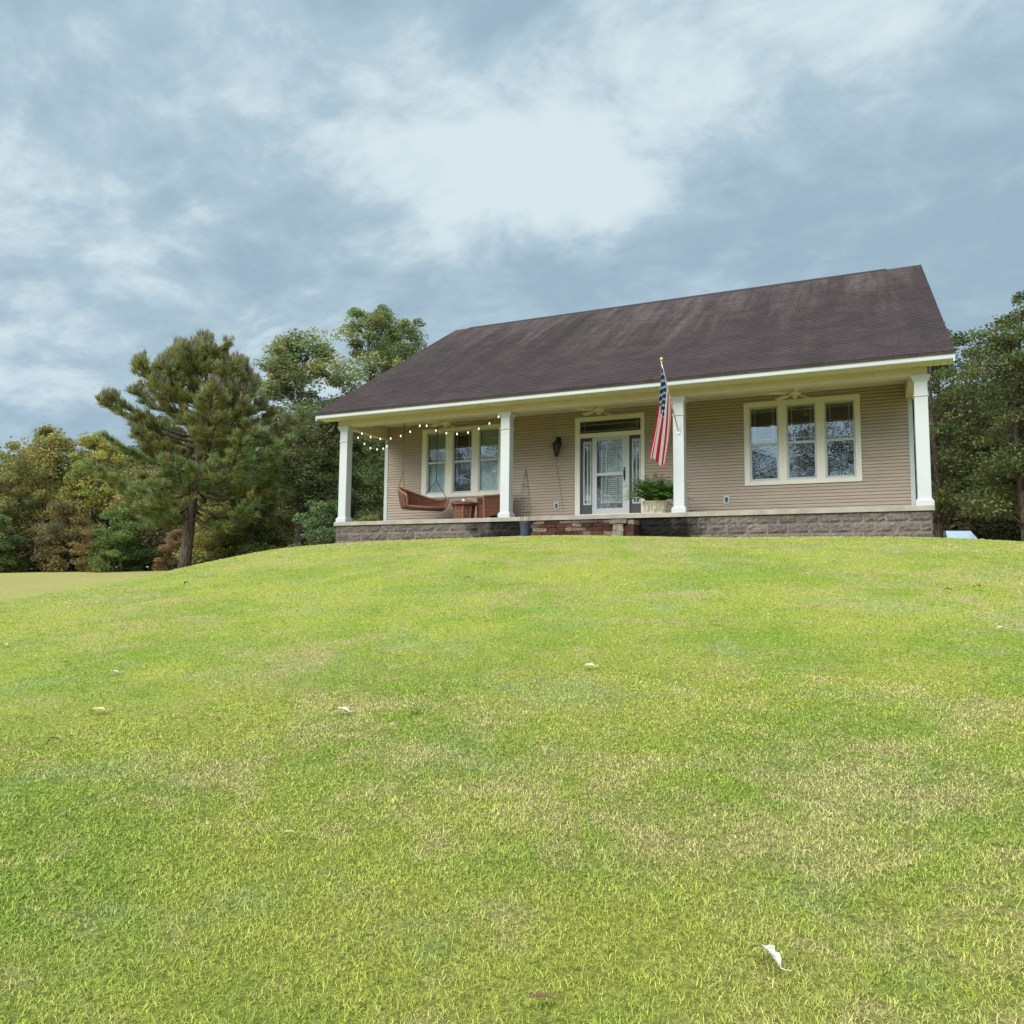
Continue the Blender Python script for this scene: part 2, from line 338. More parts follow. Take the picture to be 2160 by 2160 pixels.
d = N_.n('BsdfPrincipled', {'Base Color': c, 'Roughness': 0.7, 'Specular IOR Level': 0.2}); t = N_.n('BsdfTranslucent', {0: c})
N_.link(N_.n('MixShader', {0: 0.3, 1: d.outputs[0], 2: t.outputs[0]}).outputs[0], o.inputs[0])

# ------------------------------------------------------------------ mesh helpers
ORIG = {}
def thing(name, label, cat, loc, group=None):
    o = bpy.data.objects.new(name, None); COL.objects.link(o); o.location = loc; o.empty_display_size = 0.2
    o['label'] = label; o['category'] = cat
    if group: o['group'] = group
    ORIG[o.name] = Vector(loc); return o
def tag(o, label=None, cat=None, group=None, kind=None):
    for k, v in (('label', label), ('category', cat), ('group', group), ('kind', kind)):
        if v: o[k] = v
    return o
def obj(name, me, parent=None, loc=(0, 0, 0)):
    o = bpy.data.objects.new(name, me); COL.objects.link(o)
    if parent is not None: o.parent = parent
    o.location = loc
    ORIG[o.name] = (ORIG[parent.name] if parent is not None else Vector((0, 0, 0))) + Vector(loc)
    return o
class MB:
    def __init__(s): s.v = []; s.f = []; s.t = []; s.cur = None; s.uv = None
    def add(s, vs, fs):
        n = len(s.v); s.v += [tuple(p) for p in vs]; s.f += [tuple(i + n for i in q) for q in fs]
        s.t += [s.cur or (1, 1, 1)] * len(vs); return s
    def box(s, x0, y0, z0, x1, y1, z1):
        return s.add([(x0, y0, z0), (x1, y0, z0), (x1, y1, z0), (x0, y1, z0), (x0, y0, z1), (x1, y0, z1), (x1, y1, z1), (x0, y1, z1)],
                     [(0, 3, 2, 1), (4, 5, 6, 7), (0, 1, 5, 4), (1, 2, 6, 5), (2, 3, 7, 6), (3, 0, 4, 7)])
    def bbox(s, x0, y0, z0, x1, y1, z1, b=0.01):
        # box with chamfered vertical and top edges
        V = []
        for z, q in ((z0, 0), (z1 - b, 0), (z1, b)):
            a0, a1, c0, c1 = x0 + q, x1 - q, y0 + q, y1 - q
            e = b
            V += [(a0 + e, c0, z), (a1 - e, c0, z), (a1, c0 + e, z), (a1, c1 - e, z), (a1 - e, c1, z), (a0 + e, c1, z), (a0, c1 - e, z), (a0, c0 + e, z)]
        F = [tuple(reversed(range(8))), tuple(range(16, 24))]
        for L in (0, 8): F += [(L + i, L + (i + 1) % 8, L + 8 + (i + 1) % 8, L + 8 + i) for i in range(8)]
        return s.add(V, F)
    def tube(s, pts, r, seg=8, cap=True):
        pts = [Vector(p) for p in pts]; rs = r if isinstance(r, (list, tuple)) else [r] * len(pts)
        V = []; F = []; up = Vector((0, 0, 1)); pa = None
        for i, p in enumerate(pts):
            d = (pts[min(i + 1, len(pts) - 1)] - pts[max(i - 1, 0)])
            d = d.normalized() if d.length > 1e-9 else Vector((0, 0, 1))
            if pa is None:
                a = d.cross(up if abs(d.z) < 0.95 else Vector((1, 0, 0))).normalized()
            else:
                a = (pa - d * pa.dot(d)).normalized()
            pa = a; bb = d.cross(a)
            V += [p + (a * math.cos(2 * PI * k / seg) + bb * math.sin(2 * PI * k / seg)) * rs[i] for k in range(seg)]
        for i in range(len(pts) - 1):
            F += [(i * seg + k, i * seg + (k + 1) % seg, (i + 1) * seg + (k + 1) % seg, (i + 1) * seg + k) for k in range(seg)]
        if cap: F += [tuple(reversed(range(seg))), tuple(range((len(pts) - 1) * seg, len(pts) * seg))]
        return s.add(V, F)
    def lathe(s, c, prof, seg=16, ax=0.0):
        V = []; F = []
        for r, z in prof: V += [(c[0] + r * math.cos(2 * PI * k / seg + ax), c[1] + r * math.sin(2 * PI * k / seg + ax), c[2] + z) for k in range(seg)]
        for i in range(len(prof) - 1): F += [(i * seg + k, i * seg + (k + 1) % seg, (i + 1) * seg + (k + 1) % seg, (i + 1) * seg + k) for k in range(seg)]
        F += [tuple(reversed(range(seg))), tuple(range((len(prof) - 1) * seg, len(prof) * seg))]
        return s.add(V, F)
    def build(s, name, mat, parent=None, smooth=False, tint=False, loc=(0, 0, 0)):
        me = bpy.data.meshes.new(name)
        og = (ORIG[parent.name] if parent is not None else Vector((0, 0, 0))) + Vector(loc)
        me.from_pydata([tuple(Vector(p) - og) for p in s.v], [], s.f)
        for mm in (mat if isinstance(mat, (list, tuple)) else [mat]): me.materials.append(mm)
        if tint:
            a = me.color_attributes.new('tint', 'FLOAT_COLOR', 'POINT')
            a.data.foreach_set('color', np.c_[np.array(s.t, float), np.ones(len(s.t))].ravel())
        if smooth: me.shade_smooth()
        me.update()
        return obj(name, me, parent, loc)
def np_mesh(name, V, F, mat, tint=None, attr='tint', smooth=False):
    me = bpy.data.meshes.new(name); V = np.ascontiguousarray(V, np.float32); F = np.ascontiguousarray(F, np.int32); k = F.shape[1]
    me.vertices.add(len(V)); me.vertices.foreach_set('co', V.ravel())
    me.loops.add(F.size); me.loops.foreach_set('vertex_index', F.ravel())
    me.polygons.add(len(F)); me.polygons.foreach_set('loop_start', np.arange(0, F.size, k, dtype=np.int32))
    me.materials.append(mat)
    if tint is not None:
        a = me.color_attributes.new(attr, 'FLOAT_COLOR', 'POINT')
        a.data.foreach_set('color', np.c_[tint, np.ones(len(tint))].astype(np.float32).ravel())
    me.update(calc_edges=True); me.validate()
    if smooth: me.shade_smooth()
    return me

# ------------------------------------------------------------------ ground
def axis(a, b, step, far):
    core = np.arange(a, b + step / 2, step); out_ = []; d, w_ = 0.0, step
    while d < far: w_ *= 1.16; d += w_; out_.append(d)
    out_ = np.array(out_)
    return np.r_[(core[0] - out_)[::-1], core, core[-1] + out_]
gx = axis(-8, 24, 0.15, 900); gy = axis(-19, 3, 0.15, 900)
GX, GY = np.meshgrid(gx, gy); GZ = np.concatenate([H(a, b)[None] for a, b in zip(GX, GY)])
idx = np.arange(len(gx) * len(gy)).reshape(len(gy), len(gx))
Fq = np.stack([idx[:-1, :-1], idx[:-1, 1:], idx[1:, 1:], idx[1:, :-1]], -1).reshape(-1, 4)
lawn = obj('lawn', np_mesh('lawn', np.c_[GX.ravel(), GY.ravel(), GZ.ravel()], Fq, M['turf'], smooth=True))
tag(lawn, 'mown lawn rising to the house', kind='structure')

def grass():
    az0 = math.atan2(F_.y, F_.x); half = math.radians(43)
    r = np.linspace(1.5, 25, 2000)
    dens = np.minimum(14000, 14000 * (3.8 / r) ** 1.85) / 7
    pdf = dens * r * 2 * half; cdf = np.cumsum(pdf) * (r[1] - r[0]); n = int(cdf[-1])
    Dc = np.interp(rng.random(n) * cdf[-1], cdf, r); A_ = az0 + (rng.random(n) * 2 - 1) * half
    # tufts of seven blades that share a lean and a tone
    x = np.repeat(CAM.x + Dc * np.cos(A_), 7); y = np.repeat(CAM.y + Dc * np.sin(A_), 7); D_ = np.repeat(Dc, 7)
    tth = np.repeat(rng.random(n) * 2 * PI, 7); ttone = np.repeat(rng.normal(0, 0.13, n), 7); tsz = np.repeat(rng.uniform(0.7, 1.25, n), 7); tst = np.repeat(rng.random(n), 7)
    sp_ = np.interp(D_, [2, 8, 20], [0.016, 0.03, 0.07]); x = x + rng.normal(size=len(x)) * sp_; y = y + rng.normal(size=len(y)) * sp_
    keep = ~((x > -0.02) & (x < 14.05) & (y > -0.03)) & ~((x > 5.75) & (x < 8.35) & (y > -0.55))
    x, y, D_, tth, ttone, tsz, tst = [q[keep] for q in (x, y, D_, tth, ttone, tsz, tst)]; n = len(x)
    z = np.concatenate([H(a, b) for a, b in zip(np.array_split(x, 40), np.array_split(y, 40))])
    L = rng.uniform(0.010, 0.027, n) * (0.75 + 0.5 * rng.random(n)) * np.interp(D_, [3.5, 5, 12], [1.1, 1.0, 0.85]) * tsz; wd = np.maximum(0.0022, D_ * 0.00082) * rng.uniform(0.8, 1.6, n)
    th = tth + rng.normal(0, 1.2, n); lean = np.abs(rng.normal(0.85, 0.34, n))
    flat = rng.random(n) < 0.10; lean[flat] = 1.35; L[flat] *= 1.7
    dx, dy = np.cos(th), np.sin(th); ph = rng.random(n) * 2 * PI; sx, sy = np.cos(ph) * wd / 2, np.sin(ph) * wd / 2
    V = np.zeros((n, 6, 3))
    for k, (t, ww) in enumerate(((0, 1.0), (0.55, 0.85), (1.0, 0.15))):
        ln = lean * (0.6 * t + 0.4 * t * t); hx = L * np.sin(ln) * t; hz = L * np.cos(ln) * t
        cx, cy, cz = x + dx * hx, y + dy * hx, z - 0.004 + hz
        V[:, 2 * k] = np.c_[cx - sx * ww, cy - sy * ww, cz]; V[:, 2 * k + 1] = np.c_[cx + sx * ww, cy + sy * ww, cz]
    b = np.arange(n)[:, None] * 6
    nr = D_ < 6.5
    F = np.concatenate([b[nr] + np.array([0, 1, 3, 2]), b[nr] + np.array([2, 3, 5, 4]), b[~nr] + np.array([0, 1, 5, 4])])
    rn = np.c_[np.clip(0.55 * tst + 0.45 * rng.random(n), 0, 1), np.clip(rng.normal(0.5, 0.22, n) + ttone, 0, 1), rng.random(n)]
    me = np_mesh('grass', V.reshape(-1, 3), F, M['blade'], np.repeat(rn, 6, 0), 'rnd')
    tag(obj('grass', me), 'short mown grass blades with dry patches', 'grass', kind='stuff')
grass()

# ------------------------------------------------------------------ the house
YW = 2.044; ZB = 2.570; SLOPE = 0.5985; YE, ZE, YR, ZR = -0.45, 2.894, 7.242, 7.497
house = thing('house', 'single storey taupe sided house with dark shingle gable roof and full width front porch', 'house', (7.0, 0.0, -0.6))

# foundation of split-face blocks, each with an uneven face, and its mortar
fb = MB()
def blocks(x_of, length, n_out, first):
    # x_of(u, out, z) maps along-wall distance to the world
    for row in range(5):
        z1 = -0.097 - 0.2032 * row; z0 = z1 - 0.2032
        uu = first - 0.4064 + (0.2032 if row % 2 else 0.0)
        while uu < length:
            a, b = max(0.0, uu + 0.005), min(length, uu + 0.4064 - 0.005)
            uu += 0.4064
            if b - a < 0.03: continue
            k = random.uniform(0.78, 1.18); q = random.uniform(-0.04, 0.06)
            fb.cur = (0.140 * k + 0.015 * q, 0.112 * k, 0.099 * k - 0.02 * q)
            nx, nz = max(2, int((b - a) / 0.07)), 4
            g = []
            for j in range(nz + 1):
                for i in range(nx + 1):
                    e = i in (0, nx) or j in (0, nz)
                    o_ = 0.004 if e else random.uniform(0.012, 0.036)
                    g.append(x_of(a + (b - a) * i / nx, o_, z0 + 0.005 + (0.2032 - 0.01) * j / nz))
            fb.add(g, [(j * (nx + 1) + i, j * (nx + 1) + i + 1, (j + 1) * (nx + 1) + i + 1, (j + 1) * (nx + 1) + i) for j in range(nz) for i in range(nx)])
blocks(lambda u, o_, z: (u, 0.012 - o_, z), 14.03, 0, 0.2084)
blocks(lambda u, o_, z: (0.012 - o_, 14.0 - u, z), 14.0, 0, 0.0)
blocks(lambda u, o_, z: (14.018 + o_, u, z), 14.0, 0, 0.1)
fb.cur = (0.27, 0.24, 0.21)
fb.box(0.015, 0.0105, -1.15, 14.015, 14.0, -0.099)
fb.build('foundation', M['block'], house, tint=True)

sl = MB(); sl.bbox(-0.03, -0.045, -0.097, 14.07, 2.3, 0.0, 0.008); sl.build('porch_slab', M['slab'], house)

# lap siding
def siding(mb, T, spans, z0, z1, e=0.0762):
    z = z0
    while z < z1 - 1e-6:
        zt = min(z + e, z1)
        for a, b in spans(z, zt):
            if b - a < 0.01: continue
            mb.add([T(a, 0.013, z + 0.008), T(b, 0.013, z + 0.008), T(b, 0.0125, z + 0.6 * e), T(a, 0.0125, z + 0.6 * e), T(b, -0.010, zt + 0.008), T(a, -0.010, zt + 0.008), T(a, -0.010, z + 0.008), T(b, -0.010, z + 0.008)],
                   [(0, 1, 2, 3), (3, 2, 4, 5), (6, 7, 1, 0)])
        z = zt
def cut(a, b, holes):
    out = [(a, b)]
    for h0, h1 in holes:
        nx = []
        for p, q in out:
            if h1 <= p or h0 >= q: nx.append((p, q)); continue
            if p < h0: nx.append((p, h0))
            if h1 < q: nx.append((h1, q))
        out = nx
    return out
OPEN = [(1.45, 3.92, 0.84, 2.71), (10.31, 12.77, 0.81, 2.72), (6.05, 7.83, -0.1, 2.70)]
sdm = MB()
def front_spans(z, zt):
    zm = (z + zt) / 2
    return cut(0.20, 13.83, [(a, b) for a, b, c, d in OPEN if c < zm < d])
siding(sdm, lambda u, o_, z: (u, YW - o_, z), front_spans, 0.0, 2.905)
def yf(z): return (z - ZE + 0.17) / SLOPE + YE
def side_spans(z, zt):
    if zt <= 2.9: return [(YW, 13.6)]
    return [(yf(zt), 2 * YR - yf(zt))]
siding(sdm, lambda u, o_, z: (0.19 - o_, u, z), lambda z, zt: [(b, a) for a, b in side_spans(z, zt)][:0] or side_spans(z, zt), -0.1, 7.2)
siding(sdm, lambda u, o_, z: (13.84 + o_, u, z), side_spans, -0.1, 7.2)
siding(sdm, lambda u, o_, z: (u, 13.6 + o_, z), lambda z, zt: [(0.19, 13.84)], -0.1, 2.9)
sdm.build('wall', M['siding'], house)
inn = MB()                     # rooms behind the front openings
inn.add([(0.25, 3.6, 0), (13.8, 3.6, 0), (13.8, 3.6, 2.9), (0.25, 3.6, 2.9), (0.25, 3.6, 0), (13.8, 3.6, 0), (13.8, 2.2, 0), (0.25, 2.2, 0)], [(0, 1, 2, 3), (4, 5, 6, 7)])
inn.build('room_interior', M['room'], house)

tr = MB()
tr.box(0.165, YW - 0.022, 0.001, 0.265, YW - 0.0135, 2.565); tr.box(0.155, YW - 0.022, 0.001, 0.1645, YW + 0.09, 2.565)
tr.build('corner_trim', M['white'], house)
tr = MB(); tr.box(13.765, YW - 0.022, 0.001, 13.855, YW - 0.0135, 2.565); tr.build('corner_trim', M['white'], house)

# porch beam, ceiling, soffit, fascia
bm_ = MB()
bm_.box(0.0, 0.0, ZB, 14.03, 0.25, 2.90); bm_.box(0.0, 0.2505, ZB, 0.215, YW - 0.014, 2.90); bm_.box(13.72, 0.2505, ZB, 14.03, YW - 0.014, 2.90)
bm_.build('porch_beam', M['cream'], house)
ce = MB()
y = 0.25
x = 0.216
while x < 13.70:                                  # ceiling boards with small reveals
    x1 = min(x + 0.10, 13.719); ce.box(x, 0.2508, 2.903 + 0.0, x1 - 0.006, YW, 2.915); x = x1
ce.box(0.1, 0.26, 2.9155, 13.9, YW, 2.925)
ce.build('porch_ceiling', M['soffit'], house)
so = MB(); x = -0.385
while x < 14.45:
    x1 = min(x + 0.12, 14.455); so.box(x, -0.425, 2.724, x1 - 0.008, -0.001, 2.732); x = x1
so.box(-0.385, -0.425, 2.7325, 14.455, -0.001, 2.74)
so.build('soffit', M['soffit'], house)
ga = MB()
def k_prof(x0, x1):
    prof = [(-0.425, 2.722), (-0.462, 2.722), (-0.468, 2.742), (-0.468, 2.832), (-0.452, 2.842), (-0.452, 2.852), (-0.492, 2.858), (-0.492, 2.884), (-0.425, 2.888)]
    n = len(prof)
    V = [(x0, a, b) for a, b in prof] + [(x1, a, b) for a, b in prof]
    return V, [(i, (i + 1) % n, n + (i + 1) % n, n + i) for i in range(n)] + [tuple(reversed(range(n))), tuple(range(n, 2 * n))]
ga.add(*k_prof(-0.39, 14.46)); ga.build('fascia', M['white'], house)

# roof: stepped shingle courses on both slopes
rf = MB()
nrow = 70; L = math.hypot(YR - YE + 0.05, (YR - YE + 0.05) * SLOPE)
for side in (1, -1):
    for i in range(nrow):
        t0, t1 = i / nrow, (i + 1.25) / nrow
        def pt(t, lift): 
            y = YE - 0.05 + (YR - YE + 0.05) * min(t, 1.0); z = ZE - 0.03 + (ZR - ZE + 0.03) * min(t, 1.0)
            return (y if side == 1 else 2 * YR - y), z + lift
        nseg = 48
        for s_ in range(nseg):
            a, b = -0.40 + 14.87 * s_ / nseg, -0.40 + 14.87 * (s_ + 1) / nseg
            jl = random.uniform(-0.003, 0.004)
            (ya, za), (yb, zb), (yc, zc_) = pt(t0, 0.026 + jl), pt(t1, 0.006), pt(t0, 0.004)
            fs = [(0, 1, 2, 3), (4, 5, 1, 0)]
            if side == -1: fs = [q[::-1] for q in fs]
            rf.add([(a, ya, za), (b, ya, za), (b, yb, zb), (a, yb, zb), (a, yc, zc_), (b, yc, zc_)], fs)
# deck below the shingles
for (ya, za, yb, zb) in ((YE - 0.045, ZE - 0.028, YR, ZR), (2 * YR - YE + 0.045, ZE - 0.028, YR, ZR)):
    q = [(-0.398, ya, za), (14.468, ya, za), (14.468, yb, zb), (-0.398, yb, zb)]
    q += [(a, b, c - 0.05) for a, b, c in q]
    rf.add(q, [(0, 1, 2, 3), (7, 6, 5, 4), (0, 4, 5, 1), (1, 5, 6, 2), (3, 7, 4, 0)])
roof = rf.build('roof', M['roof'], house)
rv = MB()
for i in range(11):
    a, b = 0.16 + i * 1.22, 0.16 + (i + 1) * 1.22 - 0.003
    rv.add([(a, YR - 0.15, ZR - 0.05), (b, YR - 0.15, ZR - 0.05), (b, YR, ZR + 0.036), (a, YR, ZR + 0.036), (b, YR + 0.15, ZR - 0.05), (a, YR + 0.15, ZR - 0.05),
            (a, YR - 0.15, ZR - 0.085), (b, YR - 0.15, ZR - 0.085)], [(0, 1, 2, 3), (3, 2, 4, 5), (6, 7, 1, 0), (1, 4, 2), (5, 0, 3)])
rv.build('ridge_vent', simple('dark_vent', (0.022, 0.018, 0.02), 0.8), roof)
for xr0, xr1 in ((-0.395, -0.365), (14.437, 14.467)):
    rk = MB()
    for sg in (1, -1):
        ys = [YE - 0.02, YR]; zs = [ZE - 0.085, ZR - 0.055]
        if sg == -1: ys = [2 * YR - a for a in ys]
        q = [(xr0, ys[0], zs[0]), (xr1, ys[0], zs[0]), (xr1, ys[1], zs[1]), (xr0, ys[1], zs[1])]; q += [(a, b, c - 0.14) for a, b, c in q]
        rk.add(q, [(0, 1, 2, 3), (7, 6, 5, 4), (0, 4, 5, 1), (1, 5, 6, 2), (2, 6, 7, 3), (3, 7, 4, 0)])
    rk.build('rake_board', M['white'], house)

# columns
for cx in (0.053, 4.820, 9.027, 13.789):
    w_ = 0.238; y0 = 0.018; col = MB(); col.bbox(cx, y0, 0.141, cx + w_, y0 + w_, 2.50, 0.006)
    co = col.build('column', M['white'], house)
    bs = MB(); bs.bbox(cx - 0.042, y0 - 0.042, 0.0005, cx + w_ + 0.042, y0 + w_ + 0.042, 0.105, 0.012); bs.bbox(cx - 0.026, y0 - 0.026, 0.1055, cx + w_ + 0.026, y0 + w_ + 0.026, 0.141, 0.02); bs.build('column_base', M['white'], co)
    rg = MB(); rg.bbox(cx - 0.018, y0 - 0.018, 2.155, cx + w_ + 0.018, y0 + w_ + 0.018, 2.188, 0.01); rg.build('neck_ring', M['white'], co)
    cp = MB()
    def sq(e, z): return [(cx - e, y0 - e, z), (cx + w_ + e, y0 - e, z), (cx + w_ + e, y0 + w_ + e, z), (cx - e, y0 + w_ + e, z)]
    lv = [(0.001, 2.44), (0.012, 2.46), (0.045, 2.525), (0.055, 2.53), (0.055, 2.569)]
    V = sum([sq(e, z) for e, z in lv], [])
    cp.add(V, [(4 * i + k, 4 * i + (k + 1) % 4, 4 * i + 4 + (k + 1) % 4, 4 * i + 4 + k) for i in range(4) for k in range(4)] + [(3, 2, 1, 0), (16, 17, 18, 19)])
    cp.build('column_cap', M['white'], co)

# windows
def frame(mb, x0, x1, z0, z1, t, y0, y1, bottom=True, tb=None):
    tb = t if tb is None else tb
    mb.box(x0, y0, z0, x0 + t, y1, z1); mb.box(x1 - t, y0, z0, x1, y1, z1)
    mb.box(x0 + t, y0 + 0.001, z1 - t, x1 - t, y1 - 0.001, z1)
    if bottom: mb.box(x0 + t, y0 + 0.001, z0, x1 - t, y1 - 0.001, z0 + tb)
def blind(x0, x1, z0, z1, tilt, parent, mat, y=YW + 0.10, pitch=0.044, name='blind'):
    b = MB(); z = z1 - 0.02; hw = 0.024
    b.box(x0, y - 0.02, z1 - 0.03, x1, y + 0.02, z1)
    while z > z0 + 0.02:
        c, s_ = math.cos(tilt) * hw, math.sin(tilt) * hw
        jit = random.uniform(-0.002, 0.002)
        b.add([(x0, y - c, z - s_ + jit), (x1, y - c, z - s_ - jit), (x1, y + c, z + s_), (x0, y + c, z + s_)], [(0, 1, 2, 3)]); z -= pitch
    return b.build(name, mat, parent)
def window(gx0, gx1, z0, z1, zm, blindspec):
    f = MB(); t = 0.034
    frame(f, gx0 - t, gx1 + t, z0 - t, z1 + t, t, YW - 0.012, YW + 0.085)
    f.box(gx0, YW + 0.004, zm - 0.028, gx1, YW + 0.05, zm + 0.028)
    for x in (gx0, gx1 - 0.012): f.box(x, YW + 0.006, z0, x + 0.012, YW + 0.06, zm - 0.028)
    f.box(gx0 + 0.012, YW + 0.006, z0, gx1 - 0.012, YW + 0.06, z0 + 0.02)
    wn = f.build('window', M['white'], house)
    g = MB()
    g.add([(gx0, YW + 0.018, zm + 0.028), (gx1, YW + 0.018, zm + 0.028), (gx1, YW + 0.018, z1), (gx0, YW + 0.018, z1)], [(0, 1, 2, 3)])
    g.add([(gx0 + 0.012, YW + 0.036, z0 + 0.02), (gx1 - 0.012, YW + 0.036, z0 + 0.02), (gx1 - 0.012, YW + 0.036, zm - 0.028), (gx0 + 0.012, YW + 0.036, zm - 0.028)], [(0, 1, 2, 3)])
    g.build('pane', M['glass'], wn)
    gr = MB(); b = 0.009; o_ = 0.085
    for x in (gx0 + o_, gx1 - o_): gr.box(x - b, YW + 0.022, zm + 0.029, x + b, YW + 0.030, z1 - 0.001)
    for z in (z1 - o_, zm + 0.028 + o_): gr.box(gx0 + 0.001, YW + 0.0225, z - b, gx1 - 0.001, YW + 0.0295, z + b)
    gr.build('grille', M['slat'], wn)
    for za, zb, tilt, mt_ in blindspec: blind(gx0 - 0.01, gx1 + 0.01, za, zb, tilt, wn, M[mt_])
    return wn
LW = [(1.596, 2.152), (2.427, 2.974), (3.241, 3.795)]; RW = [(10.431, 11.014), (11.259, 11.839), (12.086, 12.659)]
def casing(xa, xb, za, zb, wins, zg0, zg1):
    c = MB(); y0, y1 = YW - 0.034, YW - 0.0145; t = 0.034
    e = [xa] + [v for g in wins for v in (g[0] - t - 0.001, g[1] + t + 0.001)] + [xb]
    for i in range(0, len(e), 2): c.box(e[i], y0, za, e[i + 1], y1, zb)
    for g in wins:
        c.box(g[0] - t - 0.0005, y0 + 0.001, za, g[1] + t + 0.0005, y1 - 0.001, zg0 - t - 0.001); c.box(g[0] - t - 0.0005, y0 + 0.001, zg1 + t + 0.001, g[1] + t + 0.0005, y1 - 0.001, zb)
    # return of the casing into the wall
    for i in range(0, len(e), 2):
        c.box(e[i] + 0.05 * (i == 0), y1, za + 0.05, e[i + 1] - 0.05 * (i == len(e) - 2), YW + 0.09, zb - 0.05)
    c.build('window_casing', M['almond'], house)
casing(1.41, 3.955, 0.80, 2.75, LW, 0.935, 2.612); casing(10.272, 12.807, 0.772, 2.757, RW, 0.907, 2.602)
window(*LW[0], 0.935, 2.612, 1.785, [(0.93, 2.62, 1.12, 'shade')])
window(*LW[1], 0.935, 2.612, 1.785, [(0.93, 2.62, 0.35, 'slatdim')])
window(*LW[2], 0.935, 2.612, 1.785, [(0.93, 2.62, 1.2, 'shade')])
for g in RW: window(*g, 0.907, 2.602, 1.745, [(0.90, 2.61, 0.30, 'slat')])

# entrance
dc = MB(); y0, y1 = YW - 0.034, YW - 0.0145
dc.box(6.018, y0, 0.001, 6.150, y1, 2.735); dc.box(7.762, y0, 0.001, 7.861, y1, 2.735); dc.box(6.1505, y0 + 0.001, 2.617, 7.7615, y1 - 0.001, 2.735)
dc.box(6.1505, y0 + 0.002, 2.19, 7.7615, YW + 0.08, 2.30)
dc.box(6.1505, YW - 0.10, 0.001, 7.7615, YW + 0.10, 0.20)                    # threshold
dc.box(6.09, y1, 0.001, 6.1502, YW + 0.11, 2.70); dc.box(7.7618, y1, 0.001, 7.82, YW + 0.11, 2.70); dc.box(6.1503, y1, 2.618, 7.7617, YW + 0.11, 2.70)
dc.build('door_casing', M['almond'], house)
tm = MB(); frame(tm, 6.152, 7.760, 2.301, 2.616, 0.022, YW + 0.01, YW + 0.07)
tn = tm.build('transom', M['doorbrown'], house)
g = MB(); g.add([(6.174, YW + 0.03, 2.323), (7.738, YW + 0.03, 2.323), (7.738, YW + 0.03, 2.594), (6.174, YW + 0.03, 2.594)], [(0, 1, 2, 3)]); g.build('pane', M['glasslo'], tn)
g = MB()
for x in (6.265, 7.65): g.box(x - 0.008, YW + 0.034, 2.324, x + 0.008, YW + 0.042, 2.593)
for z in (2.36, 2.525): g.box(6.175, YW + 0.0345, z - 0.008, 7.737, YW + 0.0415, z + 0.008)
g.build('grille', M['slat'], tn)
def side_light(xa, xb, la, lb, shade):
    p = MB(); y0, y1 = YW + 0.03, YW + 0.075
    p.box(xa, y0, 0.201, la, y1, 2.189); p.box(lb, y0, 0.201, xb, y1, 2.189); p.box(la, y0 + 0.001, 0.201, lb, y1, 0.446); p.box(la, y0 + 0.001, 2.094, lb, y1, 2.189)
    s_ = p.build('sidelight', M['doorbrown'], house)
    f = MB(); frame(f, la, lb, 0.447, 2.093, 0.03, YW + 0.012, YW + 0.0295)
    f.box((la + lb) / 2 - 0.011, YW + 0.018, 0.478, (la + lb) / 2 + 0.011, YW + 0.0285, 2.062)
    for z in (0.60, 1.95): f.box(la + 0.031, YW + 0.0182, z - 0.009, lb - 0.031, YW + 0.0283, z + 0.009)
    f.build('lite_frame', M['white'], s_)
    g = MB(); g.add([(la + 0.03, YW + 0.024, 0.477), (lb - 0.03, YW + 0.024, 0.477), (lb - 0.03, YW + 0.024, 2.063), (la + 0.03, YW + 0.024, 2.063)], [(0, 1, 2, 3)]); g.build('pane', M['glasslo'], s_)
    blind(la + 0.02, lb - 0.02, 0.46, 2.07, 0.8, s_, M['slat'], YW + 0.11)
side_light(6.152, 6.478, 6.235, 6.452, 0); side_light(7.464, 7.760, 7.530, 7.742, 1)
fd = MB(); y0, y1 = YW + 0.085, YW + 0.13                                      # front door behind the storm door
fd.box(6.50, y0, 0.201, 6.69, y1, 2.18); fd.box(7.25, y0, 0.201, 7.44, y1, 2.18); fd.box(6.69, y0, 0.201, 7.25, y1, 0.48); fd.box(6.69, y0, 2.07, 7.25, y1, 2.18)
fdo = fd.build('front_door', M['doorbrown'], house)
lf = MB(); frame(lf, 6.69, 7.25, 0.48, 2.07, 0.045, YW + 0.068, y0 - 0.001)
for x in (6.835, 7.105): lf.box(x - 0.012, YW + 0.072, 0.526, x + 0.012, y0 - 0.002, 2.024)
for z in (0.66, 1.89): lf.box(6.736, YW + 0.0725, z - 0.012, 7.204, y0 - 0.003, z + 0.012)
lf.build('lite_frame', M['white'], fdo)
blind(6.70, 7.24, 0.49, 2.06, 1.0, fdo, M['slat'], YW + 0.105, 0.05)
sdr = MB(); ya, yb = YW - 0.008, YW + 0.028
sdr.box(6.481, ya, 0.202, 6.603, yb, 2.188); sdr.box(7.281, ya, 0.202, 7.388, yb, 2.188); sdr.box(6.603, ya, 2.094, 7.281, yb, 2.188); sdr.box(6.603, ya, 0.202, 7.281, yb, 0.348)
sdr.box(6.603, ya + 0.003, 1.185, 7.281, yb - 0.003, 1.262); sdr.box(7.3895, YW - 0.02, 0.202, 7.461, YW + 0.03, 2.188)
sto = sdr.build('storm_door', M['white'], house)
g = MB()
for a, b in ((0.348, 1.185), (1.262, 2.094)): g.add([(6.603, YW + 0.012, a), (7.281, YW + 0.012, a), (7.281, YW + 0.012, b), (6.603, YW + 0.012, b)], [(0, 1, 2, 3)])
g.build('pane', M['glasslo'], sto)
hd = MB(); hd.bbox(7.318, YW - 0.03, 1.04, 7.352, YW - 0.0085, 1.38, 0.006); hd.tube([(7.335, YW - 0.03, 1.30), (7.335, YW - 0.075, 1.28), (7.335, YW - 0.075, 1.14), (7.335, YW - 0.03, 1.12)], 0.012)
